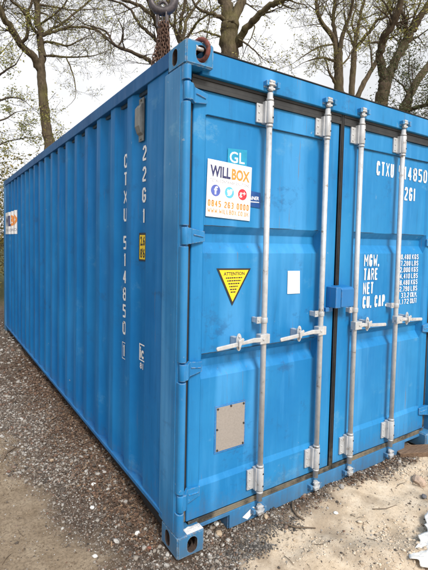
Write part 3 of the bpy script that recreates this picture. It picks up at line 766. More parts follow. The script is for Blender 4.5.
# vent
bm = bmesh.new()
prism(bm, [(.040, 2.245), (.040, 2.440), (.022, 2.428), (.006, 2.405), (.006, 2.300), (.020, 2.262)], 1, .545, .606)
fin(bm, 'side_vent', 'vent', root, bevel=.004)
bm = bmesh.new(); bx(bm, .034, .0405, 0.540, .610, 2.215, 2.468); bolt2 = [(.033, .575, 2.228), (.033, .575, 2.456)]
for c in bolt2: cyl(bm, c, (c[0]-.006, c[1], c[2]), .006, n=8)
fin(bm, 'vent_flange', 'vent', root)

# ================================================================== lifting chain and ring
hk = bpy.data.objects.new('crane_hook', None); COL.objects.link(hk); hk.location = (.438, 1.095, 3.3)
tag(hk, 'thick dark steel crane hook hanging above the container roof', 'crane hook')
bm = bmesh.new(); C = Vector((.438, 1.095, 3.412)); U = Vector((math.cos(-.56), math.sin(-.56), 0))
pts, rad = [], []
for i in range(23):
    t = math.radians(-205+i*11.5)
    pts.append(C+U*(.088*math.cos(t))+Vector((0, 0, .088*math.sin(t)))); rad.append(.010+.022*min(1, (i+1)/9) if i < 12 else .032-.006*(i-12)/11)
e = pts[-1]
pts += [C+U*.062+Vector((0, 0, .09)), C+U*.02+Vector((0, 0, .15)), C+Vector((0, 0, .21)), C+Vector((0, 0, .30))]; rad += [.027, .028, .026, .024]
tube(bm, [p-hk.location for p in pts], rad, 14); fin(bm, 'hook', 'hook', hk, smooth=True)
bm = bmesh.new(); cyl(bm, (0, 0, .40), (0, 0, .56), .07, .06, 20); cyl(bm, (0, 0, .56), (0, 0, 7.0), .011, n=10); fin(bm, 'wire_rope', 'hook', hk)
ch = bpy.data.objects.new('lifting_chain', None); COL.objects.link(ch); ch.location = (.438, 1.095, 2.6)
tag(ch, 'rusty brown chain slings bunched together below the crane hook', 'chain')
def stadium(c, t, s, half, r, wire, bm, n=6):
    P = []
    for i in range(7): a = math.pi*i/6; P.append(c+t*(half+r*math.sin(a))+s*(r*math.cos(a)))
    for i in range(7): a = math.pi+math.pi*i/6; P.append(c+t*(-half+r*math.sin(a))+s*(r*math.cos(a)))
    tube(bm, P, wire, n, True)
bm = bmesh.new()
for off in (-.022, .026):                       # the two bars of the long links that sit in the hook
    stadium(Vector((.438, 1.095, 3.268))+U*off-ch.location, Vector((0, 0, 1)), Vector((-U.y, U.x, 0)) if off > 0 else U, .040, .020, .0085, bm, 8)
stadium(Vector((.438, 1.095, 3.31))-ch.location, Vector((0, 0, 1)), U, .05, .034, .011, bm, 10)
fin(bm, 'master_link', 'hook', ch)
cr_ = random.Random(11)
def strand(path, name='chain_strand'):
    bm = bmesh.new(); k = 0; pts = [Vector(p) for p in path]; L = [(b-a).length for a, b in zip(pts, pts[1:])]
    tot = sum(L); d = 0
    while d < tot:
        q = d; i = 0
        while i < len(L)-1 and q > L[i]: q -= L[i]; i += 1
        t = (pts[i+1]-pts[i]).normalized(); c = pts[i]+t*q
        s = t.orthogonal().normalized(); s = Matrix.Rotation(k*math.pi/2+.6+cr_.uniform(-.3, .3), 3, t) @ s
        stadium(c, t, s, .0085, .0095, .0044, bm, 5); d += .0262; k += 1
    fin(bm, name, 'rust', ch)
for i in range(14):
    a = i*2.4; r0 = .012+.010*(i % 3); r1 = .026+.013*(i % 3)
    ang = lambda z: a+z*2
    P = []
    for j in range(8):
        f = j/7; z = .63-.60*f; r = r0+(r1-r0)*min(1, f*2.2)
        P.append(U*(r*math.cos(ang(f))*1.1)+Vector((0, r*math.sin(ang(f)), z)))
    strand(P)
strand([U*-.03+Vector((0, 0, .50)), U*-.062+Vector((0, 0, .40)), U*-.10+Vector((0, 0, .20)), U*-.105+Vector((0, 0, .0)), U*-.16+Vector((0,0,-.005))])
strand([U*-.02+Vector((0, 0, .55)), U*.055+Vector((0, .02, .45)), U*.06+Vector((0, 0, .2)), U*.08+Vector((0, 0, .0)), U*.2+Vector((0, 0, -.005))])
# rusty ring threaded through the top casting
bm = bmesh.new(); P = []
for i in range(26):
    t = 2*math.pi*i/26
    P.append(Vector((-.004*math.sin(t)-.020*math.cos(t), .040*math.cos(t), .050*math.sin(t))))
tube(bm, P, .0118, 12, True)
rg_o = fin(bm, 'lifting_ring', 'rustred', None, smooth=True); rg_o.location = (.092, .016, 2.556)
tag(rg_o, 'rusty red steel ring threaded through the top corner casting of the container', 'ring')
bm = bmesh.new(); cyl(bm, (-.012, 0, 0), (.026, 0, 0), .009, n=12); cyl(bm, (-.018, 0, 0), (-.011, 0, 0), .014, n=6)
pb = fin(bm, 'pin_bolt', 'gal', rg_o); pb.location = (-.018, -.010, .0)

# ================================================================== stones and litter
def stone_mat(name, stops, rough=.85):
    m, n, l, b = mat(name); g, p = pos_vec(n, l)
    r = ramp(n, l, g.outputs['Random Per Island'], stops)
    f = noise_n(n, l, 160, 4, p, .7)
    c = mix(n, l, ramp(n, l, f, [(.3, .45), (.6, 0)]), r, (.07, .055, .042))
    l.new(c, b.inputs['Base Color']); b.inputs['Roughness'].default_value = rough; b.inputs['Specular IOR Level'].default_value = .3
    bump(n, l, b, f, .0012); return m
MT['stone'] = stone_mat('gravel_stone', [(0, (.045, .038, .034)), (.22, (.11, .09, .075)), (.42, (.19, .155, .125)), (.54, (.17, .095, .065)), (.66, (.27, .235, .20)), (.88, (.35, .33, .30)), (1, (.50, .48, .455))])
MT['grit_dark'] = stone_mat('dark_grit', [(0, (.04, .038, .036)), (.6, (.11, .10, .09)), (1, (.26, .24, .22))])
MT['litter'] = stone_mat('dry_litter', [(0, (.050, .030, .020)), (.5, (.12, .068, .043)), (.85, (.19, .12, .078)), (1, (.28, .19, .12))])
MT['stick'] = stone_mat('dead_stick', [(0, (.09, .06, .04)), (1, (.22, .17, .12))])
t_ = (1+5**.5)/2
ICO_V = np.array([(-1,t_,0),(1,t_,0),(-1,-t_,0),(1,-t_,0),(0,-1,t_),(0,1,t_),(0,-1,-t_),(0,1,-t_),(t_,0,-1),(t_,0,1),(-t_,0,-1),(-t_,0,1)], float)
ICO_V /= np.linalg.norm(ICO_V[0])
ICO_F = np.array([(0,11,5),(0,5,1),(0,1,7),(0,7,10),(0,10,11),(1,5,9),(5,11,4),(11,10,2),(10,7,6),(7,1,8),(3,9,4),(3,4,2),(3,2,6),(3,6,8),(3,8,9),(4,9,5),(2,4,11),(6,2,10),(8,6,7),(9,8,1)])
nr = np.random.default_rng(5)
def scatter(name, P, sz, m, flat=.62, sink=.25):
    """P (n,3) places, sz (n,) radii: one mesh of facetted stones"""
    n = len(P); V = np.repeat(ICO_V[None], n, 0)*(1+nr.uniform(-.28, .28, (n, 12, 1)))
    V *= (nr.uniform(.65, 1.35, (n, 1, 3))*np.array([1, 1, flat]))
    a = nr.uniform(0, 2*np.pi, n); c, s = np.cos(a), np.sin(a)
    tl = nr.uniform(-.5, .5, n); ct, st = np.cos(tl), np.sin(tl)
    Y = V[..., 1]*ct[:, None]-V[..., 2]*st[:, None]; Z = V[..., 1]*st[:, None]+V[..., 2]*ct[:, None]
    X = V[..., 0]*c[:, None]-Y*s[:, None]; Y = V[..., 0]*s[:, None]+Y*c[:, None]
    V = np.stack([X, Y, Z], -1)*sz[:, None, None]+P[:, None, :]; V[..., 2] += (sz*(flat*.8-sink))[:, None]
    F_ = (ICO_F[None]+(np.arange(n)*12)[:, None, None]).reshape(-1, 3)
    me = bpy.data.meshes.new(name); me.vertices.add(n*12); me.vertices.foreach_set('co', V.ravel())
    me.loops.add(len(F_)*3); me.loops.foreach_set('vertex_index', F_.ravel().astype(np.int32))
    me.polygons.add(len(F_)); me.polygons.foreach_set('loop_start', np.arange(0, len(F_)*3, 3, dtype=np.int32))
    me.update(calc_edges=True); me.validate()
    return link(name, me, m)
def places(n, x0, x1, y0, y1, dens, seed):
    r = random.Random(seed); out_ = []; tries = 0
    while len(out_) < n and tries < n*12:
        tries += 1
        x, y = r.uniform(x0, x1), r.uniform(y0, y1)
        if r.random() < dens(x, y):
            if 0 <= x < .166 and 0 <= y < .182 or 2.27 < x < 2.45 and 0 <= y < .182: continue
            if x > .06 and y > .33 and x < 2.4: continue
            out_.append((x, y, ground_z(x, y)))
    return np.array(out_)
gravd = lambda x, y: (1-sand_w(x, y))*(1-dirt_w(x, y))
clump = lambda x, y, s: sstep(-.25, .35, fbm(x, y, s))
# near gravel: coarse then fine
A1 = places(10500, -.75, .32, -.35, 3.2, lambda x, y: gravd(x, y)*(.15+.85*clump(x, y, 2.3)), 1)
A2 = places(3800, .15, 2.5, -.34, .32, lambda x, y: gravd(x, y)*(.25+.75*clump(x, y, 3.1)), 2)
A = np.vstack([A1, A2]); sz = np.clip(nr.lognormal(math.log(.0054), .45, len(A)), .0025, .017)
o = scatter('gravel', A, sz, 'stone'); tag(o, 'mixed brown, grey and white gravel heaped along the container', 'gravel', kind='stuff')
B1 = places(16000, -.8, .3, -.35, 2.6, lambda x, y: gravd(x, y), 3); B2 = places(9000, .1, 2.5, -.36, .3, lambda x, y: gravd(x, y), 4)
B = np.vstack([B1, B2]); sz = np.clip(nr.lognormal(math.log(.0034), .35, len(B)), .0015, .008)
o = scatter('fine_gravel', B, sz, 'stone'); tag(o, 'fine gravel chips between the larger stones beside the container', 'gravel', kind='stuff')
Cc = places(5200, -1.1, .2, 2.6, 7.5, lambda x, y: .3+.7*clump(x, y, 1.5), 5); sz = np.clip(nr.lognormal(math.log(.0105), .42, len(Cc)), .004, .03)
o = scatter('gravel', Cc, sz, 'stone'); tag(o, 'brown gravel strewn along the far half of the container side', 'gravel', kind='stuff')
# pebbles and crumbs on dirt and sand
D_ = places(3500, -1.3, 0, -.6, 3.5, lambda x, y: dirt_w(x, y)*(.3+.7*clump(x, y, 1.8)), 6)
E_ = places(3000, 0, 2.7, -.95, -.05, lambda x, y: sand_w(x, y)*(.2+.8*clump(x, y, 2.4)), 8)
A = np.vstack([D_, E_]); sz = np.clip(nr.lognormal(math.log(.0026), .5, len(A)), .0012, .010)
o = scatter('loose_pebbles', A, sz, 'stone', .6, .35); tag(o, 'tiny pebbles scattered over the packed dirt and pale sand', 'pebbles', kind='stuff')
MT['clod'] = stone_mat('sand_clod', [(0, (.40, .32, .235)), (.5, (.57, .47, .36)), (1, (.70, .61, .49))], .95)
Kd = places(3600, 0, 2.7, -.95, 0, lambda x, y: sand_w(x, y)**.5*clump(x, y, 3.3)**2, 31); sz = np.clip(nr.lognormal(math.log(.0042), .45, len(Kd)), .002, .014)
o = scatter('sand_clods', Kd, sz, 'clod', .6, .35); tag(o, 'crumbled clods of pale sand before the doors', 'sand clods', kind='stuff')
MT['dclod'] = stone_mat('dirt_clod', [(0, (.10, .07, .045)), (.6, (.20, .15, .10)), (1, (.28, .22, .15))], .95)
Kd = places(4200, -1.3, 0, -.4, 3.2, lambda x, y: dirt_w(x, y)**.5*clump(x, y, 2.3), 32); sz = np.clip(nr.lognormal(math.log(.0035), .45, len(Kd)), .0015, .010)
o = scatter('dirt_crumbs', Kd, sz, 'dclod', .5, .4); tag(o, 'crumbs of tan dirt on the packed ground at the left', 'dirt crumbs', kind='stuff')
# dark gritty patch before the sill
def darkp(x, y): return sstep(.10, .0, abs(y+.085-.035*(x-.5)+.03*fbm(x, y, 5)))*sstep(.12, .3, x)*sstep(.85, .5, x)
Dk = places(3600, .05, 1.2, -.3, .06, lambda x, y: darkp(x, y)*(.2+.8*clump(x, y, 5)), 9)
sz = np.clip(nr.lognormal(math.log(.0034), .45, len(Dk)), .0015, .009)
o = scatter('dark_grit', Dk, sz, 'grit_dark'); tag(o, 'dark grey grit strewn on the ground before the door sill', 'grit', kind='stuff')
# dry leaf litter along the long side
def leaves_mesh(name, P, s0, s1, m, lift=.004):
    V = []; Fc = []
    for (x, y, z) in P:
        a = rng.uniform(0, 6.28); L = rng.uniform(s0, s1); w = L*rng.uniform(.35, .6); tx, ty = rng.uniform(-.4, .4), rng.uniform(-.4, .4)
        k = len(V); cu = rng.uniform(.1, .5)*L
        for (u, v, h) in ((-L, 0, 0), (0, -w, -cu*.4), (L, 0, cu), (0, w, cu*.3)):
            X = u*math.cos(a)-v*math.sin(a); Y = u*math.sin(a)+v*math.cos(a)
            V.append((x+X, y+Y, z+lift+h+X*tx+Y*ty+.003))
        Fc += [(k, k+1, k+2), (k, k+2, k+3)]
    me = bpy.data.meshes.new(name); me.from_pydata(V, [], Fc); return link(name, me, m)
Lp = places(9000, -.50, .06, .15, 4.2, lambda x, y: sstep(-.34, -.04, x+.12*fbm(x, y, 3))**1.3, 12)
o = leaves_mesh('leaf_litter', Lp, .006, .016, 'litter'); tag(o, 'reddish brown dry leaf litter packed along the foot of the long side', 'leaf litter', kind='stuff')
Lp = places(500, .2, 2.4, -.3, .05, lambda x, y: gravd(x, y)*clump(x, y, 4), 13)
o = leaves_mesh('leaf_litter', Lp, .005, .013, 'litter'); tag(o, 'sparse dry leaves and bark crumbs before the doors', 'leaf litter', kind='stuff')
# small sticks
Sp = np.vstack([places(45, .3, 2.4, -.55, .02, lambda x, y: .5, 14), places(60, -1., 0, .1, 3., lambda x, y: .4, 15)])
bm = bmesh.new()
for x, y, z in Sp:
    a = rng.uniform(0, 6.28); L = rng.uniform(.012, .045); r = rng.uniform(.0008, .002); dx, dy = math.cos(a)*L, math.sin(a)*L; b_ = rng.uniform(-.3, .3)*L
    tube(bm, [(x-dx, y-dy, z+.005), (x-dy*.15+b_*.3, y+dx*.15, z+.008), (x+dx, y+dy, z+.005)], [r, r, r*.6], 4)
o = fin(bm, 'sticks', 'stick'); tag(o, 'short dead sticks and twigs scattered over the ground', 'sticks', kind='stuff')
def stick(pts, r, label):
    bm = bmesh.new(); pp = [Vector((x, y, ground_z(x, y)+h)) for x, y, h in pts]
    tube(bm, pp, [r*f for f in np.linspace(1, .5, len(pp))], 7); o = fin(bm, 'stick', 'stick', smooth=True); tag(o, label, 'stick'); return o
stick([(.84, .035, .012), (.80, -.01, .014), (.785, -.06, .012), (.80, -.105, .010)], .0085, 'thick brown stick lying on gravel by the middle of the door sill')
stick([(.66, -.08, .008), (.70, -.13, .012), (.75, -.155, .010), (.82, -.17, .006)], .006, 'pale peeled stick lying where gravel meets the sand')
stick([(-.62, 1.50, .004), (-.57, 1.60, .014), (-.50, 1.66, .010), (-.46, 1.74, .004)], .006, 'thin dark stick lying on the tan dirt at the left')
stick([(1.25, -.24, .004), (1.33, -.28, .006), (1.42, -.29, .004)], .0028, 'very thin straw on the pale sand')
# single stones one can point at
def stone_obj(x, y, r, col, seed, dz=0, sc=(1, 1, .7)):
    rs = random.Random(seed); bm = bmesh.new(); bmesh.ops.create_icosphere(bm, subdivisions=2, radius=r)
    for v in bm.verts:
        d = v.co.normalized(); k = 1+.30*noise.noise(d*1.6+Vector((seed, 0, 0)))+.10*noise.noise(d*5+Vector((seed, 3, 0)))
        v.co = Vector((v.co.x*k*sc[0], v.co.y*k*sc[1], v.co.z*k*sc[2]))
    o = fin(bm, 'stone', col); o.location = (x, y, ground_z(x, y)+r*sc[2]*.55+dz); o.rotation_euler = (rs.uniform(-.3, .3), rs.uniform(-.3, .3), rs.uniform(0, 6))
    return o
for nm, c in (('s_white', (.66, .65, .62)), ('s_grey', (.30, .28, .26)), ('s_pink', (.40, .30, .23)), ('s_tan', (.40, .31, .22)), ('s_slate', (.11, .11, .12)), ('s_red', (.26, .10, .065))):
    MT[nm] = plain(nm.replace('s_', 'stone_'), c, .85, 0, .22, 90, .0015, .3)
for a in ((1.80, -.215, .042, 's_pink', 1, (1.2, .9, .75), 'pinkish broken stone at the right edge beyond the sand'),
          (1.655, -.335, .026, 's_slate', 2, (1.3, .6, .5), 'sharp slate grey shard on the sand at the right edge'),
          (.30, .06, .020, 's_tan', 3, (1.2, 1, .8), 'tan stone in the gap beside the bottom left corner casting'),
          (.335, .13, .017, 's_white', 4, (1, 1, .8), 'pale stone inside the left forklift notch of the sill'),
          (.262, .10, .015, 's_grey', 5, (1, 1.2, .8), 'grey stone next to the tan one by the corner casting'),
          (.225, .15, .015, 's_grey', 15, (1, 1.2, .8), 'small grey stone deep in the notch behind the corner casting'),
          (-.085, .30, .013, 's_white', 6, (1.2, 1, .7), 'white stone on gravel just left of the bottom corner casting'),
          (-.235, .62, .013, 's_white', 7, (1, 1.1, .7), 'white stone where the gravel thins into tan dirt'),
          (-.16, .82, .016, 's_white', 8, (1, 1.2, .7), 'larger white stone in the middle of the side gravel'),
          (-.05, .55, .015, 's_grey', 9, (1.1, 1, .7), 'grey stone close under the first corrugations'),
          (-.075, .17, .012, 's_red', 10, (1.1, 1, .7), 'reddish brown stone beside the corner casting'),
          (-.34, .26, .011, 's_white', 11, (1.3, 1, .6), 'flat white stone at the edge of the dirt near the bottom of the view'),
          (-.30, 1.35, .016, 's_tan', 12, (1.2, 1, .6), 'tan stone in the gravel further along the side'),
          (.61, .02, .014, 's_tan', 13, (1.3, 1, .7), 'tan chip of stone before the first lock rod'),
          (1.25, -.01, .018, 's_grey', 14, (1.3, 1, .7), 'grey stone under the gap between the two doors'),
          (1.02, -.15, .012, 's_white', 16, (1.2, 1, .6), 'pale stone lying alone where the sand begins'),
          (-.05, .02, .012, 's_grey', 17, (1.3, 1, .7), 'grey stone just in front of the bottom left corner')):
    x, y, r, c, sd_, sc, lab = a; tag(stone_obj(x, y, r, c, sd_, 0, sc), lab, 'stone')
# old timber under the right end of the doors
m, n, l, b = mat('weathered_timber'); g, p = pos_vec(n, l, (4, 40, 40)); f = noise_n(n, l, 3, 6, p, .7)
l.new(ramp(n, l, f, [(.3, (.075, .045, .028)), (.55, (.16, .10, .062)), (.75, (.26, .18, .12))]), b.inputs['Base Color']); b.inputs['Roughness'].default_value = .9; bump(n, l, b, f, .003); MT['timber'] = m
bm = bmesh.new(); bx(bm, -.32, .32, -.06, .06, -.03, .03)
bmesh.ops.subdivide_edges(bm, edges=bm.edges[:], cuts=5, use_grid_fill=True)
for v in bm.verts: v.co += Vector((0, .006*noise.noise(v.co*9), .005*noise.noise(v.co*11+Vector((5, 0, 0)))))
o = fin(bm, 'timber_bearer', 'timber', bevel=.003); o.location = (2.28, -.055, .006); o.rotation_euler = (.03, .02, -.42)
tag(o, 'old brown timber bearer lying under the right end of the container doors', 'timber')
# torn white sack, bottom right
m, n, l, b = mat('white_sack'); g, p = pos_vec(n, l); f = noise_n(n, l, 26, 6, p, .65); f2 = noise_n(n, l, 400, 2, p)
l.new(ramp(n, l, f, [(.3, (.60, .57, .52)), (.65, (.80, .79, .76))]), b.inputs['Base Color']); b.inputs['Roughness'].default_value = .6; bump(n, l, b, f, .006); MT['sack'] = m
bm = bmesh.new(); n = 46; Vg = {}
for j in range(n+1):
    for i in range(n+1):
        u, v = i/n*2-1, j/n*2-1
        ang = math.atan2(v, u); rr = max(abs(u), abs(v))
        edge = 1+.22*noise.noise(Vector((math.cos(ang)*2.2, math.sin(ang)*2.2, 4)))+.12*noise.noise(Vector((math.cos(ang)*7, math.sin(ang)*7, 9)))
        x, y = u*.24*edge, v*.20*edge
        q = Vector((x*7, y*7, 2)); rid = abs(noise.noise(q))+.5*abs(noise.noise(q*2.3))+.25*abs(noise.noise(q*5))
        h = (1-rr**2)*.018 + (.22-rid*.6)*.060*(1-rr**6)
        if rr > .85: h += .03*max(0, noise.noise(Vector((math.cos(ang)*5, math.sin(ang)*5, 1))))
        Vg[i, j] = bm.verts.new((x, y, max(.001, h+.008)))
for j in range(n):
    for i in range(n): bm.faces.new((Vg[i, j], Vg[i+1, j], Vg[i+1, j+1], Vg[i, j+1]))
o = fin(bm, 'torn_sack', 'sack', smooth=True); o.location = (1.325, -.725, ground_z(1.325, -.725)+.004); o.rotation_euler = (0, 0, .35)
sm = o.modifiers.new('thick', 'SOLIDIFY'); sm.thickness = .0015
tag(o, 'crumpled white torn sack lying on the sand at the bottom right', 'sack')

# ================================================================== trees
def bark(name, dark, light, moss):
    m, n, l, b = mat(name); g, p = pos_vec(n, l, (1, 1, .35)); _, p2 = pos_vec(n, l)
    f = noise_n(n, l, 16, 7, p, .7); k = noise_n(n, l, 1.1, 4, p2, .6)
    c = ramp(n, l, f, [(.33, dark), (.66, light)])
    c = mix(n, l, ramp(n, l, k, [(.50, 0), (.66, .5)]), c, moss)
    l.new(c, b.inputs['Base Color']); b.inputs['Roughness'].default_value = .95; b.inputs['Specular IOR Level'].default_value = .1
    bump(n, l, b, f, .03); return m
MT['bark'] = bark('grey_brown_bark', (.050, .040, .028), (.145, .112, .075), (.13, .12, .045))
MT['bark_d'] = bark('dark_bark', (.035, .027, .020), (.115, .088, .062), (.11, .10, .04))
def leafm(name, stops):
    m, n, l, b = mat(name); g = n.new('ShaderNodeNewGeometry')
    c = ramp(n, l, g.outputs['Random Per Island'], stops); l.new(c, b.inputs['Base Color']); b.inputs['Roughness'].default_value = .6
    tr = n.new('ShaderNodeBsdfTranslucent'); l.new(c, tr.inputs[0]); mxs = n.new('ShaderNodeMixShader'); mxs.inputs[0].default_value = .35
    l.new(b.outputs[0], mxs.inputs[1]); l.new(tr.outputs[0], mxs.inputs[2]); l.new(mxs.outputs[0], n['Material Output'].inputs[0]); return m
MT['bud'] = leafm('spring_bud', [(0, (.14, .14, .03)), (.5, (.25, .245, .055)), (1, (.40, .36, .11))])
MT['young'] = leafm('young_leaf', [(0, (.15, .17, .03)), (.5, (.28, .28, .06)), (1, (.42, .36, .12))])
MT['needle'] = leafm('evergreen_leaf', [(0, (.035, .05, .018)), (.6, (.08, .095, .035)), (1, (.15, .15, .065))])
MT['shrub'] = leafm('shrub_leaf', [(0, (.10, .10, .025)), (.5, (.21, .18, .05)), (1, (.34, .26, .08))])
def smooth_path(P, seg=4, wob=.0, rs=None):
    P = [Vector(p) if len(p) == 3 else (Vector(p[:3]), p[3]) for p in P]
    Q = [p[0] for p in P]; R = [p[1] for p in P]; o_, r_ = [], []
    for i in range(len(Q)-1):
        a, b, c, d = Q[max(0, i-1)], Q[i], Q[i+1], Q[min(len(Q)-1, i+2)]
        for k in range(seg):
            t = k/seg
            v = .5*((2*b)+(c-a)*t+(2*a-5*b+4*c-d)*t*t+(3*b-3*c+d-a)*t**3)
            rr = R[i]+(R[i+1]-R[i])*t
            if rs and (i or k): v = v+Vector((rs.uniform(-1, 1), rs.uniform(-1, 1), rs.uniform(-1, 1)))*wob*rr
            o_.append(v); r_.append(rr*(1+(rs.uniform(-.07, .07) if rs else 0)))
    o_.append(Q[-1]); r_.append(R[-1]); return o_, r_
class Buf:
    def __init__(s): s.v = []; s.f = []
    def tube(s, pts, rad, n):
        ref = None; k0 = len(s.v); N = len(pts)
        cs = [(math.cos(2*math.pi*j/n), math.sin(2*math.pi*j/n)) for j in range(n)]
        for i, p in enumerate(pts):
            d = pts[min(i+1, N-1)]-pts[max(i-1, 0)]
            if d.length < 1e-6: d = Vector((0, 0, 1))
            d.normalize()
            if ref is None: ref = d.orthogonal()
            a = ref-d*ref.dot(d)
            if a.length < 1e-5: a = d.orthogonal()
            a.normalize(); ref = a; b = d.cross(a); r = rad[i]
            for c, q in cs: s.v.append(p+a*(c*r)+b*(q*r))
        for i in range(N-1):
            for j in range(n):
                A = k0+i*n+j; B = k0+i*n+(j+1) % n; s.f.append((A, B, B+n, A+n))
    def build(s, name, m, parent, smooth=True):
        me = bpy.data.meshes.new(name); me.from_pydata([tuple(v) for v in s.v], [], s.f)
        return link(name, me, m, parent, smooth=smooth)
def grow(buf, tips, p, d, L, r, lev, rs, upw, maxlev, droop=0):
    n = 5 if lev < maxlev else 4
    pts, rad = [p.copy()], [r]; q = p.copy(); dd = d.normalized()
    for i in range(n):
        dd = (dd+Vector((rs.gauss(0, .20), rs.gauss(0, .20), rs.gauss(0, .17)+upw-droop*i))).normalized()
        q = q+dd*(L/n); pts.append(q.copy()); rad.append(max(.0028, r*(1-.80*(i+1)/n)))
    buf.tube(pts, rad, 5 if r > .02 else 4 if r > .008 else 3)
    if lev >= maxlev: tips += pts[2:]; return
    k = max(2, int(rs.uniform(3.5, 6.0) if lev else rs.uniform(4, 7)))
    for i in range(k):
        t = rs.uniform(.2, .98)*n; a = int(min(n-1, t)); pp = pts[a].lerp(pts[a+1], t-a); bd = (pts[a+1]-pts[a]).normalized()
        ax = Vector((rs.gauss(0, 1), rs.gauss(0, 1), rs.gauss(0, 1))).cross(bd)
        if ax.length < .01: continue
        nd = Matrix.Rotation(math.radians(rs.uniform(25, 62)), 3, ax.normalized()) @ bd
        grow(buf, tips, pp, nd, L*rs.uniform(.38, .66), rad[a]*rs.uniform(.45, .7), lev+1, rs, upw*.6, maxlev, droop)
    if lev: tips.append(pts[-1])
def leaf_cloud(tips, name, m, parent, rs, frac, s0, s1, per=2, spread=.05):
    V, Fc = [], []
    for t in tips:
        if rs.random() > frac: continue
        for _ in range(rs.randint(1, per)):
            c = t+Vector((rs.gauss(0, spread), rs.gauss(0, spread), rs.gauss(0, spread)))
            a = Vector((rs.gauss(0, 1), rs.gauss(0, 1), rs.gauss(0, .6))).normalized(); b_ = a.orthogonal().normalized(); b_.rotate(Matrix.Rotation(rs.uniform(0, 3.1), 3, a))
            s = rs.uniform(s0, s1); k = len(V)
            V += [tuple(c-a*s), tuple(c-b_*s*.45), tuple(c+a*s), tuple(c+b_*s*.45)]; Fc.append((k, k+1, k+2, k+3))
    me = bpy.data.meshes.new(name); me.from_pydata(V, [], Fc); o = link(name, me, m, parent); return o
def tree(name, data, label, seed, m='bark', leaf='bud', dens=1.0, frac=.5, ls=(.018, .04), maxlev=3, Lb=1.25, cat='tree', base=None, per=2, group=None, droop=0, spread=.05):
    tr, limbs = data; rs = random.Random(seed)
    b0 = Vector(base) if base else Vector((tr[0][0]+rs.uniform(-.12, .12), tr[0][1]+rs.uniform(-.1, .1), -.25))
    T = bpy.data.objects.new(name, None); COL.objects.link(T); tag(T, label, cat, group)
    T.location = (b0.x, b0.y, 0); off = Vector((b0.x, b0.y, 0))
    r0 = tr[0][3]
    P = [(b0.x, b0.y, -.25, r0*1.7), (b0.x, b0.y, .35, r0*1.28), ((b0.x+tr[0][0])/2, (b0.y+tr[0][1])/2, tr[0][2]*.5, r0*1.1)]+list(tr)
    P = [(a-off.x, b-off.y, c, r) for a, b, c, r in P]
    buf = Buf(); pts, rad = smooth_path(P, 6, .10, rs); buf.tube(pts, rad, 14); buf.build('trunk', m, T)
    tips = []; br = Buf()
    for li, Lm in enumerate(limbs):
        Q = [(a-off.x, b-off.y, c, r) for a, b, c, r in Lm]
        pts, rad = smooth_path(Q, 4, .35, rs)
        lb = Buf(); lb.tube(pts, rad, 10 if rad[0] > .05 else 7); lb.build('limb', m, T)
        tot = sum((b-a).length for a, b in zip(pts, pts[1:])); k = int(tot*4.2*dens)+2
        for i in range(k):
            t = rs.uniform(.12 if rad[0] < .06 else .3, 1)*(len(pts)-1); a = min(len(pts)-2, int(t)); pp = pts[a].lerp(pts[a+1], t-a); bd = (pts[a+1]-pts[a]).normalized()
            ax = Vector((rs.gauss(0, 1), rs.gauss(0, 1), rs.gauss(0, 1))).cross(bd)
            if ax.length < .01: continue
            nd = Matrix.Rotation(math.radians(rs.uniform(28, 70)), 3, ax.normalized()) @ bd
            rr = min(rad[a]*.5, .028)*rs.uniform(.5, 1)
            grow(br, tips, pp, nd, Lb*rs.uniform(.5, 1.2)*min(1, .45+rad[a]*8), max(rr, .005), 1, rs, .05, maxlev, droop)
        grow(br, tips, pts[-1], (pts[-1]-pts[-2]), Lb*.8, rad[-1], 1, rs, .04, maxlev, droop)
    o = br.build('branches', m, T); o['kind'] = 'stuff'
    c = leaf_cloud(tips, 'crown', leaf, T, rs, frac, ls[0], ls[1], per, spread); c['kind'] = 'stuff'
    return T
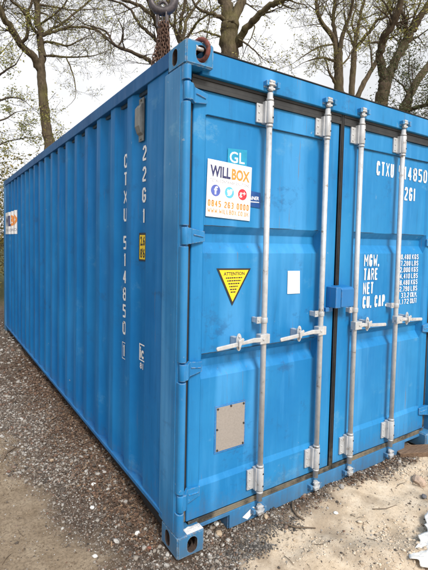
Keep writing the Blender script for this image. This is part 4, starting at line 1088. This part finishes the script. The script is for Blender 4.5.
T_A = ([(2.11, 11.9, 4.35, 0.165), (2.02, 11.92, 5.02, 0.153), (1.95, 11.93, 5.63, 0.146), (1.89, 11.94, 6.38, 0.142), (1.84, 11.96, 6.89, 0.133)],
  [[(1.84, 11.96, 6.83, 0.123), (1.61, 11.9, 7.11, 0.109), (1.25, 11.76, 7.39, 0.101), (0.87, 11.52, 7.72, 0.091), (0.6, 11.35, 8.0, 0.084), (0.31, 11.18, 8.47, 0.068), (0.13, 11.2, 9.59, 0.047)],
   [(1.84, 11.96, 6.83, 0.114), (1.89, 12.05, 7.38, 0.109), (1.85, 12.16, 8.08, 0.1), (1.79, 12.27, 8.87, 0.093), (1.69, 12.29, 9.78, 0.077), (1.7, 12.19, 11.06, 0.054), (1.59, 12.21, 12.2, 0.023)],
   [(1.25, 11.76, 7.39, 0.053), (1.37, 11.54, 7.55, 0.047), (1.35, 11.34, 7.92, 0.043), (1.16, 11.27, 8.17, 0.037), (0.87, 11.21, 8.29, 0.031), (0.61, 11.15, 8.69, 0.021)],
   [(1.85, 12.16, 7.93, 0.047), (1.62, 11.8, 7.9, 0.042), (1.36, 11.33, 7.98, 0.036), (1.41, 11.12, 8.29, 0.028), (1.49, 11.01, 8.7, 0.021)],
   [(1.87, 12.15, 7.93, 0.05), (2.09, 12.1, 8.04, 0.045), (2.35, 12.15, 8.22, 0.041), (2.88, 12.11, 8.49, 0.039), (3.54, 11.91, 8.5, 0.036), (3.87, 11.79, 8.27, 0.031), (4.09, 11.82, 8.15, 0.025), (4.4, 11.81, 8.13, 0.015)],
   [(1.89, 12.15, 7.7, 0.047), (2.11, 11.9, 7.72, 0.037), (2.38, 11.52, 7.55, 0.031), (2.55, 11.27, 7.5, 0.024), (2.91, 11.06, 7.73, 0.015)],
   [(1.87, 12.05, 7.32, 0.04), (2.21, 11.56, 7.19, 0.032), (2.61, 11.15, 7.12, 0.026), (3.05, 10.7, 7.1, 0.016), (3.34, 10.5, 7.21, 0.01)],
   [(2.44, 11.3, 7.13, 0.023), (2.55, 11.27, 6.88, 0.02), (2.69, 11.33, 6.58, 0.017), (2.75, 11.32, 6.16, 0.012)],
   [(1.87, 12.15, 7.93, 0.044), (2.24, 12.48, 8.36, 0.039), (2.76, 12.77, 8.88, 0.037), (3.4, 13.0, 9.63, 0.033), (3.91, 13.05, 10.19, 0.026), (4.79, 12.94, 11.01, 0.018)],
   [(1.8, 12.27, 8.93, 0.034), (2.42, 12.44, 9.11, 0.029), (2.98, 12.5, 9.21, 0.023), (3.75, 12.47, 9.47, 0.015)],
   [(1.87, 12.15, 8.3, 0.031), (2.18, 11.57, 8.44, 0.026), (2.43, 11.3, 8.74, 0.021), (2.66, 11.14, 9.2, 0.015)]])
T_B = ([(3.41, 6.65, 4.99, 0.1), (3.38, 6.67, 5.43, 0.098), (3.36, 6.68, 5.82, 0.091), (3.32, 6.7, 6.12, 0.083)],
  [[(3.34, 6.69, 5.99, 0.055), (3.18, 6.66, 6.3, 0.046), (2.98, 6.53, 6.54, 0.041), (2.84, 6.49, 6.77, 0.036), (2.66, 6.46, 7.22, 0.026), (2.62, 6.48, 7.81, 0.012)],
   [(3.34, 6.69, 6.03, 0.051), (3.22, 6.97, 6.65, 0.043), (3.04, 7.28, 6.98, 0.037), (2.79, 7.5, 7.12, 0.032), (2.48, 7.72, 7.28, 0.023), (2.09, 7.96, 7.45, 0.014)],
   [(3.34, 6.69, 5.82, 0.044), (3.28, 6.83, 6.07, 0.043), (3.17, 7.0, 6.28, 0.037), (3.0, 7.19, 6.51, 0.033), (2.81, 7.27, 6.82, 0.026), (2.62, 7.45, 7.0, 0.022), (2.29, 7.58, 7.04, 0.012)],
   [(3.4, 6.65, 5.34, 0.05), (3.1, 6.59, 5.44, 0.046), (2.85, 6.48, 5.47, 0.041), (2.54, 6.4, 5.48, 0.036), (2.24, 6.42, 5.52, 0.031), (2.04, 6.39, 5.56, 0.026), (1.97, 6.42, 5.72, 0.021), (1.82, 6.47, 5.8, 0.017), (1.5, 6.47, 5.8, 0.011)],
   [(2.19, 6.44, 5.55, 0.02), (2.28, 6.41, 5.72, 0.018), (2.26, 6.41, 5.92, 0.014), (2.17, 6.45, 6.1, 0.008)],
   [(3.34, 6.69, 6.03, 0.058), (3.46, 6.74, 6.52, 0.054), (3.52, 6.82, 6.95, 0.047), (3.45, 6.86, 7.49, 0.036), (3.52, 6.82, 8.36, 0.022)]])
T_C = ([(5.49, 9.5, 6.56, 0.13), (5.48, 9.5, 7.15, 0.122), (5.45, 9.52, 7.57, 0.114)],
  [[(5.44, 9.53, 7.45, 0.061), (5.39, 9.55, 7.86, 0.055), (5.32, 9.37, 8.23, 0.049), (5.36, 9.23, 8.76, 0.041), (5.35, 9.12, 9.42, 0.029), (5.26, 9.17, 10.26, 0.015)],
   [(5.48, 9.51, 7.45, 0.058), (5.6, 9.67, 8.02, 0.051), (5.77, 9.8, 8.58, 0.045), (6.01, 9.77, 8.98, 0.041), (6.32, 9.69, 9.47, 0.032), (6.63, 9.61, 10.11, 0.016)],
   [(5.45, 9.52, 7.51, 0.052), (5.38, 9.79, 8.07, 0.045), (5.4, 9.9, 8.54, 0.04), (5.5, 9.96, 9.08, 0.034), (5.46, 9.98, 9.86, 0.019)],
   [(5.5, 9.49, 7.63, 0.046), (5.6, 9.2, 7.95, 0.039), (5.64, 8.82, 8.09, 0.032), (5.88, 8.55, 8.27, 0.026), (6.14, 8.24, 8.49, 0.016)],
   [(5.45, 9.52, 7.75, 0.04), (5.08, 9.5, 8.08, 0.033), (4.77, 9.55, 8.32, 0.024), (4.46, 9.59, 8.7, 0.015)]])
T_D = ([(5.23, 6.68, 5.26, 0.234), (5.21, 6.7, 5.74, 0.226), (5.19, 6.71, 6.15, 0.221), (5.17, 6.73, 6.68, 0.216), (5.18, 6.72, 7.01, 0.214)],
  [[(5.14, 6.75, 6.92, 0.159), (5.15, 6.87, 7.4, 0.142), (5.11, 7.02, 7.79, 0.124), (5.05, 7.18, 8.44, 0.094), (4.99, 7.22, 9.64, 0.05), (4.84, 7.32, 10.83, 0.019)],
   [(5.2, 6.7, 6.91, 0.141), (5.45, 6.77, 7.45, 0.118), (5.61, 6.77, 7.77, 0.105), (5.88, 6.82, 8.54, 0.076), (5.83, 6.85, 9.76, 0.038)],
   [(5.31, 6.62, 6.39, 0.098), (5.3, 6.38, 6.6, 0.089), (5.33, 6.23, 6.73, 0.083), (5.38, 5.93, 6.84, 0.075), (5.46, 5.59, 6.97, 0.068), (5.58, 5.21, 6.98, 0.057), (5.72, 4.79, 7.05, 0.043), (5.91, 4.3, 7.23, 0.023)],
   [(5.08, 6.79, 7.06, 0.055), (4.69, 6.7, 7.04, 0.045), (4.35, 6.56, 6.93, 0.035), (4.07, 6.51, 6.95, 0.027), (3.86, 6.52, 7.19, 0.017)],
   [(5.07, 6.8, 6.63, 0.029), (4.66, 6.72, 6.58, 0.024), (4.37, 6.67, 6.55, 0.019), (4.18, 6.67, 6.45, 0.012)],
   [(5.27, 6.66, 6.67, 0.027), (5.19, 6.08, 6.25, 0.021), (5.25, 5.78, 5.97, 0.015), (5.29, 5.62, 5.78, 0.009)]])
T_E = ([(11.37, 8.37, 6.44, 0.172), (11.33, 8.41, 7.11, 0.165), (11.3, 8.46, 7.85, 0.157), (11.27, 8.48, 8.48, 0.153)],
  [[(11.26, 8.49, 8.34, 0.096), (11.17, 8.6, 8.99, 0.086), (10.74, 8.65, 9.27, 0.07), (10.42, 8.7, 9.64, 0.063), (10.29, 8.69, 10.1, 0.054), (10.07, 8.79, 10.88, 0.038), (9.95, 8.91, 12.07, 0.017)],
   [(11.27, 8.48, 8.41, 0.082), (11.36, 8.69, 9.14, 0.076), (11.37, 8.84, 9.77, 0.067), (11.47, 8.87, 10.52, 0.058), (11.4, 8.95, 11.6, 0.042), (11.44, 8.91, 12.99, 0.018)],
   [(11.28, 8.47, 8.41, 0.089), (11.27, 8.33, 8.94, 0.076), (11.29, 8.15, 9.32, 0.065), (11.28, 8.0, 9.66, 0.054), (11.31, 7.96, 10.12, 0.045), (11.39, 7.86, 11.02, 0.027)],
   [(11.28, 8.47, 8.06, 0.046), (10.9, 8.46, 8.11, 0.039), (10.43, 8.55, 8.09, 0.031), (10.01, 8.7, 7.94, 0.019)],
   [(11.28, 8.48, 7.29, 0.057), (11.03, 8.46, 7.48, 0.05), (10.86, 8.51, 7.7, 0.039), (10.74, 8.5, 7.94, 0.021)],
   [(11.33, 8.42, 7.98, 0.036), (11.65, 8.34, 8.31, 0.029), (11.8, 8.31, 8.62, 0.018)],
   [(11.2, 8.57, 8.77, 0.032), (10.61, 8.64, 8.58, 0.026), (10.12, 8.73, 8.28, 0.021), (9.7, 8.88, 7.96, 0.012)]])
T_F = ([(13.18, 9.3, 6.81, 0.126), (13.17, 9.32, 7.63, 0.12), (13.18, 9.3, 8.57, 0.113), (13.19, 9.29, 9.26, 0.107)],
  [[(13.19, 9.29, 9.15, 0.091), (13.22, 9.25, 9.8, 0.079), (13.43, 9.31, 10.34, 0.072), (13.55, 9.31, 10.92, 0.062), (13.7, 9.28, 11.5, 0.054), (13.83, 9.27, 12.62, 0.036), (13.76, 9.37, 13.81, 0.016)],
   [(13.19, 9.3, 9.34, 0.075), (13.22, 8.92, 9.63, 0.066), (13.22, 8.58, 9.83, 0.059), (13.24, 8.39, 10.09, 0.051), (13.33, 8.08, 10.13, 0.039), (13.46, 7.9, 10.34, 0.026)],
   [(13.18, 9.3, 9.42, 0.052), (13.24, 9.55, 10.0, 0.046), (13.21, 9.74, 10.42, 0.038), (13.23, 9.88, 11.08, 0.026)],
   [(13.24, 9.22, 9.79, 0.043), (12.96, 9.26, 10.34, 0.037), (13.04, 9.16, 10.93, 0.029), (12.97, 9.24, 11.7, 0.019)]])
T_G = ([(10.83, 7.45, 5.94, 0.093), (10.92, 7.33, 6.51, 0.088), (11.14, 7.19, 7.1, 0.081), (11.41, 7.0, 7.71, 0.071), (11.61, 6.87, 8.3, 0.059), (11.79, 6.8, 8.83, 0.049), (11.96, 6.72, 9.42, 0.038), (12.02, 6.62, 10.12, 0.023)],
  [[(11.24, 7.05, 7.44, 0.033), (11.29, 7.16, 8.06, 0.028), (11.31, 7.3, 8.58, 0.02)],
   [(11.63, 6.85, 8.36, 0.03), (11.65, 6.45, 8.4, 0.022), (11.75, 6.11, 8.53, 0.014)]])
T_H = ([(8.01, 4.52, 4.57, 0.151), (8.04, 4.48, 4.96, 0.143), (8.07, 4.43, 5.31, 0.142), (8.09, 4.41, 5.58, 0.148)],
  [[(8.08, 4.43, 5.44, 0.1), (7.87, 4.38, 5.77, 0.09), (7.67, 4.3, 6.08, 0.085), (7.63, 4.19, 6.29, 0.086), (7.63, 4.02, 6.49, 0.08), (7.6, 3.87, 6.69, 0.074), (7.55, 3.76, 6.95, 0.067), (7.47, 3.71, 7.47, 0.051), (7.45, 3.56, 8.19, 0.026)],
   [(8.1, 4.39, 5.49, 0.107), (8.32, 4.41, 5.85, 0.103), (8.47, 4.37, 6.17, 0.098), (8.63, 4.3, 6.49, 0.101), (8.79, 4.24, 6.77, 0.087), (8.95, 4.17, 7.07, 0.08), (9.21, 4.12, 7.45, 0.075), (9.48, 4.04, 7.98, 0.066), (9.76, 3.95, 8.87, 0.037)],
   [(8.68, 4.24, 6.59, 0.053), (8.47, 4.19, 6.75, 0.042), (8.37, 4.16, 6.92, 0.036), (8.23, 4.19, 7.09, 0.03), (8.2, 4.24, 7.46, 0.021)],
   [(7.7, 4.27, 6.21, 0.032), (7.45, 4.28, 6.19, 0.025), (7.31, 4.31, 6.14, 0.013)],
   [(8.69, 4.21, 6.77, 0.033), (8.55, 4.06, 6.99, 0.026), (8.52, 3.91, 7.21, 0.021), (8.47, 3.8, 7.47, 0.014)]])
T_I = ([(6.15, 2.81, 3.76, 0.082), (6.18, 2.77, 4.04, 0.076), (6.21, 2.7, 4.22, 0.072), (6.34, 2.69, 4.44, 0.069), (6.47, 2.67, 4.64, 0.067), (6.61, 2.63, 4.83, 0.066), (6.75, 2.58, 5.03, 0.059), (6.93, 2.46, 5.46, 0.046), (7.05, 2.44, 6.13, 0.032)],
  [[(6.21, 2.71, 4.03, 0.022), (6.08, 2.54, 4.1, 0.019), (6.0, 2.49, 4.27, 0.014)],
   [(6.23, 2.68, 4.31, 0.018), (6.0, 2.66, 4.43, 0.014), (5.86, 2.7, 4.51, 0.009)],
   [(6.12, 2.84, 3.94, 0.045), (5.78, 2.45, 3.9, 0.039), (5.53, 2.09, 3.83, 0.033), (5.35, 1.8, 3.77, 0.029), (5.26, 1.54, 3.77, 0.019)]])
T_J = ([(-0.27, 6.72, 2.48, 0.054), (-0.25, 6.72, 3.2, 0.05), (-0.23, 6.71, 3.91, 0.045), (-0.18, 6.71, 4.45, 0.039), (-0.16, 6.71, 4.97, 0.032), (-0.12, 6.7, 5.5, 0.021)],
  [[(-0.23, 6.71, 3.82, 0.023), (-0.05, 6.8, 4.07, 0.02), (0.16, 6.87, 4.24, 0.017), (0.38, 6.94, 4.3, 0.012), (0.52, 6.92, 4.25, 0.007)],
   [(-0.19, 6.71, 4.27, 0.023), (-0.04, 6.59, 4.47, 0.02), (0.11, 6.47, 4.61, 0.015), (0.25, 6.35, 4.7, 0.01)],
   [(-0.23, 6.71, 3.47, 0.022), (-0.06, 6.8, 3.71, 0.018), (0.16, 6.87, 3.87, 0.014), (0.34, 6.94, 4.03, 0.008)],
   [(-0.25, 6.72, 3.02, 0.02), (-0.05, 6.9, 3.29, 0.017), (0.18, 7.07, 3.47, 0.013), (0.44, 7.13, 3.58, 0.01), (0.71, 7.18, 3.67, 0.006)],
   [(-0.17, 6.71, 4.62, 0.018), (-0.03, 6.69, 4.86, 0.014), (0.1, 6.68, 5.03, 0.009)]])
tree('tall_tree', T_A, 'slim grey tree with a forked trunk rising beyond the far end of the container', 1, frac=.35, dens=1.35, per=2, ls=(.014, .032))
tree('tall_tree', T_B, 'bare tree with arching limbs directly behind the hanging chain', 2, 'bark_d', frac=.35, dens=.9, Lb=1.0, ls=(.014, .03))
tree('tall_tree', T_C, 'slender many stemmed tree right behind the top corner of the container', 3, frac=.3, dens=.8)
tree('tall_tree', T_D, 'thickest mossy trunk with a long limb leaning right over the doors', 4, frac=.5, dens=.7, Lb=1.0, ls=(.016, .034))
tree('tall_tree', T_E, 'mossy tree forking into three stems above the second lock rod', 5, frac=.5, dens=1.1, per=2)
tree('tall_tree', T_F, 'thin pale upright tree right of the three stemmed one', 6, frac=.6, dens=1)
tree('tall_tree', T_G, 'thin sapling trunk slanting right between the two groups of trunks', 7, frac=.6, dens=1)
tree('tall_tree', T_H, 'dark thick trunk forking into a wide V above the right door', 8, 'bark_d', frac=.5, dens=.9, Lb=.9)
tree('tall_tree', T_I, 'dark leaning trunk at the right edge amid evergreen foliage', 9, 'bark_d', 'needle', frac=1, dens=2.0, Lb=.9, ls=(.010, .026), per=6, spread=.10)
tree('young_tree', T_J, 'small tree with fresh yellow green leaves at the left edge behind the container', 10, 'bark_d', 'young', frac=1, dens=.6, Lb=.75, ls=(.012, .028), per=4)
def shrub(x, y, h, w, seed, label, name='shrub', leaf='shrub', nb=26):
    rs = random.Random(seed); T = bpy.data.objects.new(name, None); COL.objects.link(T); T.location = (x, y, 0); tag(T, label, 'shrub', 'shrubs beyond the far end of the container')
    bf = Buf(); tips = []
    for i in range(nb):
        a = rs.uniform(0, 6.28); d = Vector((math.cos(a)*w/h*rs.uniform(.1, .75), math.sin(a)*w/h*rs.uniform(.1, .75), 1)).normalized()
        grow(bf, tips, Vector((math.cos(a)*.15, math.sin(a)*.15, -.1)), d, h*rs.uniform(.6, 1.05), .022, 0, rs, .06, 2)
    o = bf.build('stems', 'bark_d', T); o['kind'] = 'stuff'
    c = leaf_cloud(tips, 'foliage', leaf, T, rs, 1, .03, .065, 6, .13); c['kind'] = 'stuff'
shrub(-.75, 10.2, 3.4, 2.0, 21, 'tall brownish green shrub showing at the left edge past the container', nb=20)
shrub(-2.6, 11.0, 2.4, 2.4, 22, 'lower shrub further left beyond the container')
shrub(1.8, 12.6, 3.4, 2.6, 23, 'thin shrub hidden mostly behind the far end of the container')
shrub(-4.8, 12.5, 3.3, 2.6, 24, 'broad shrub farthest left beyond the container')
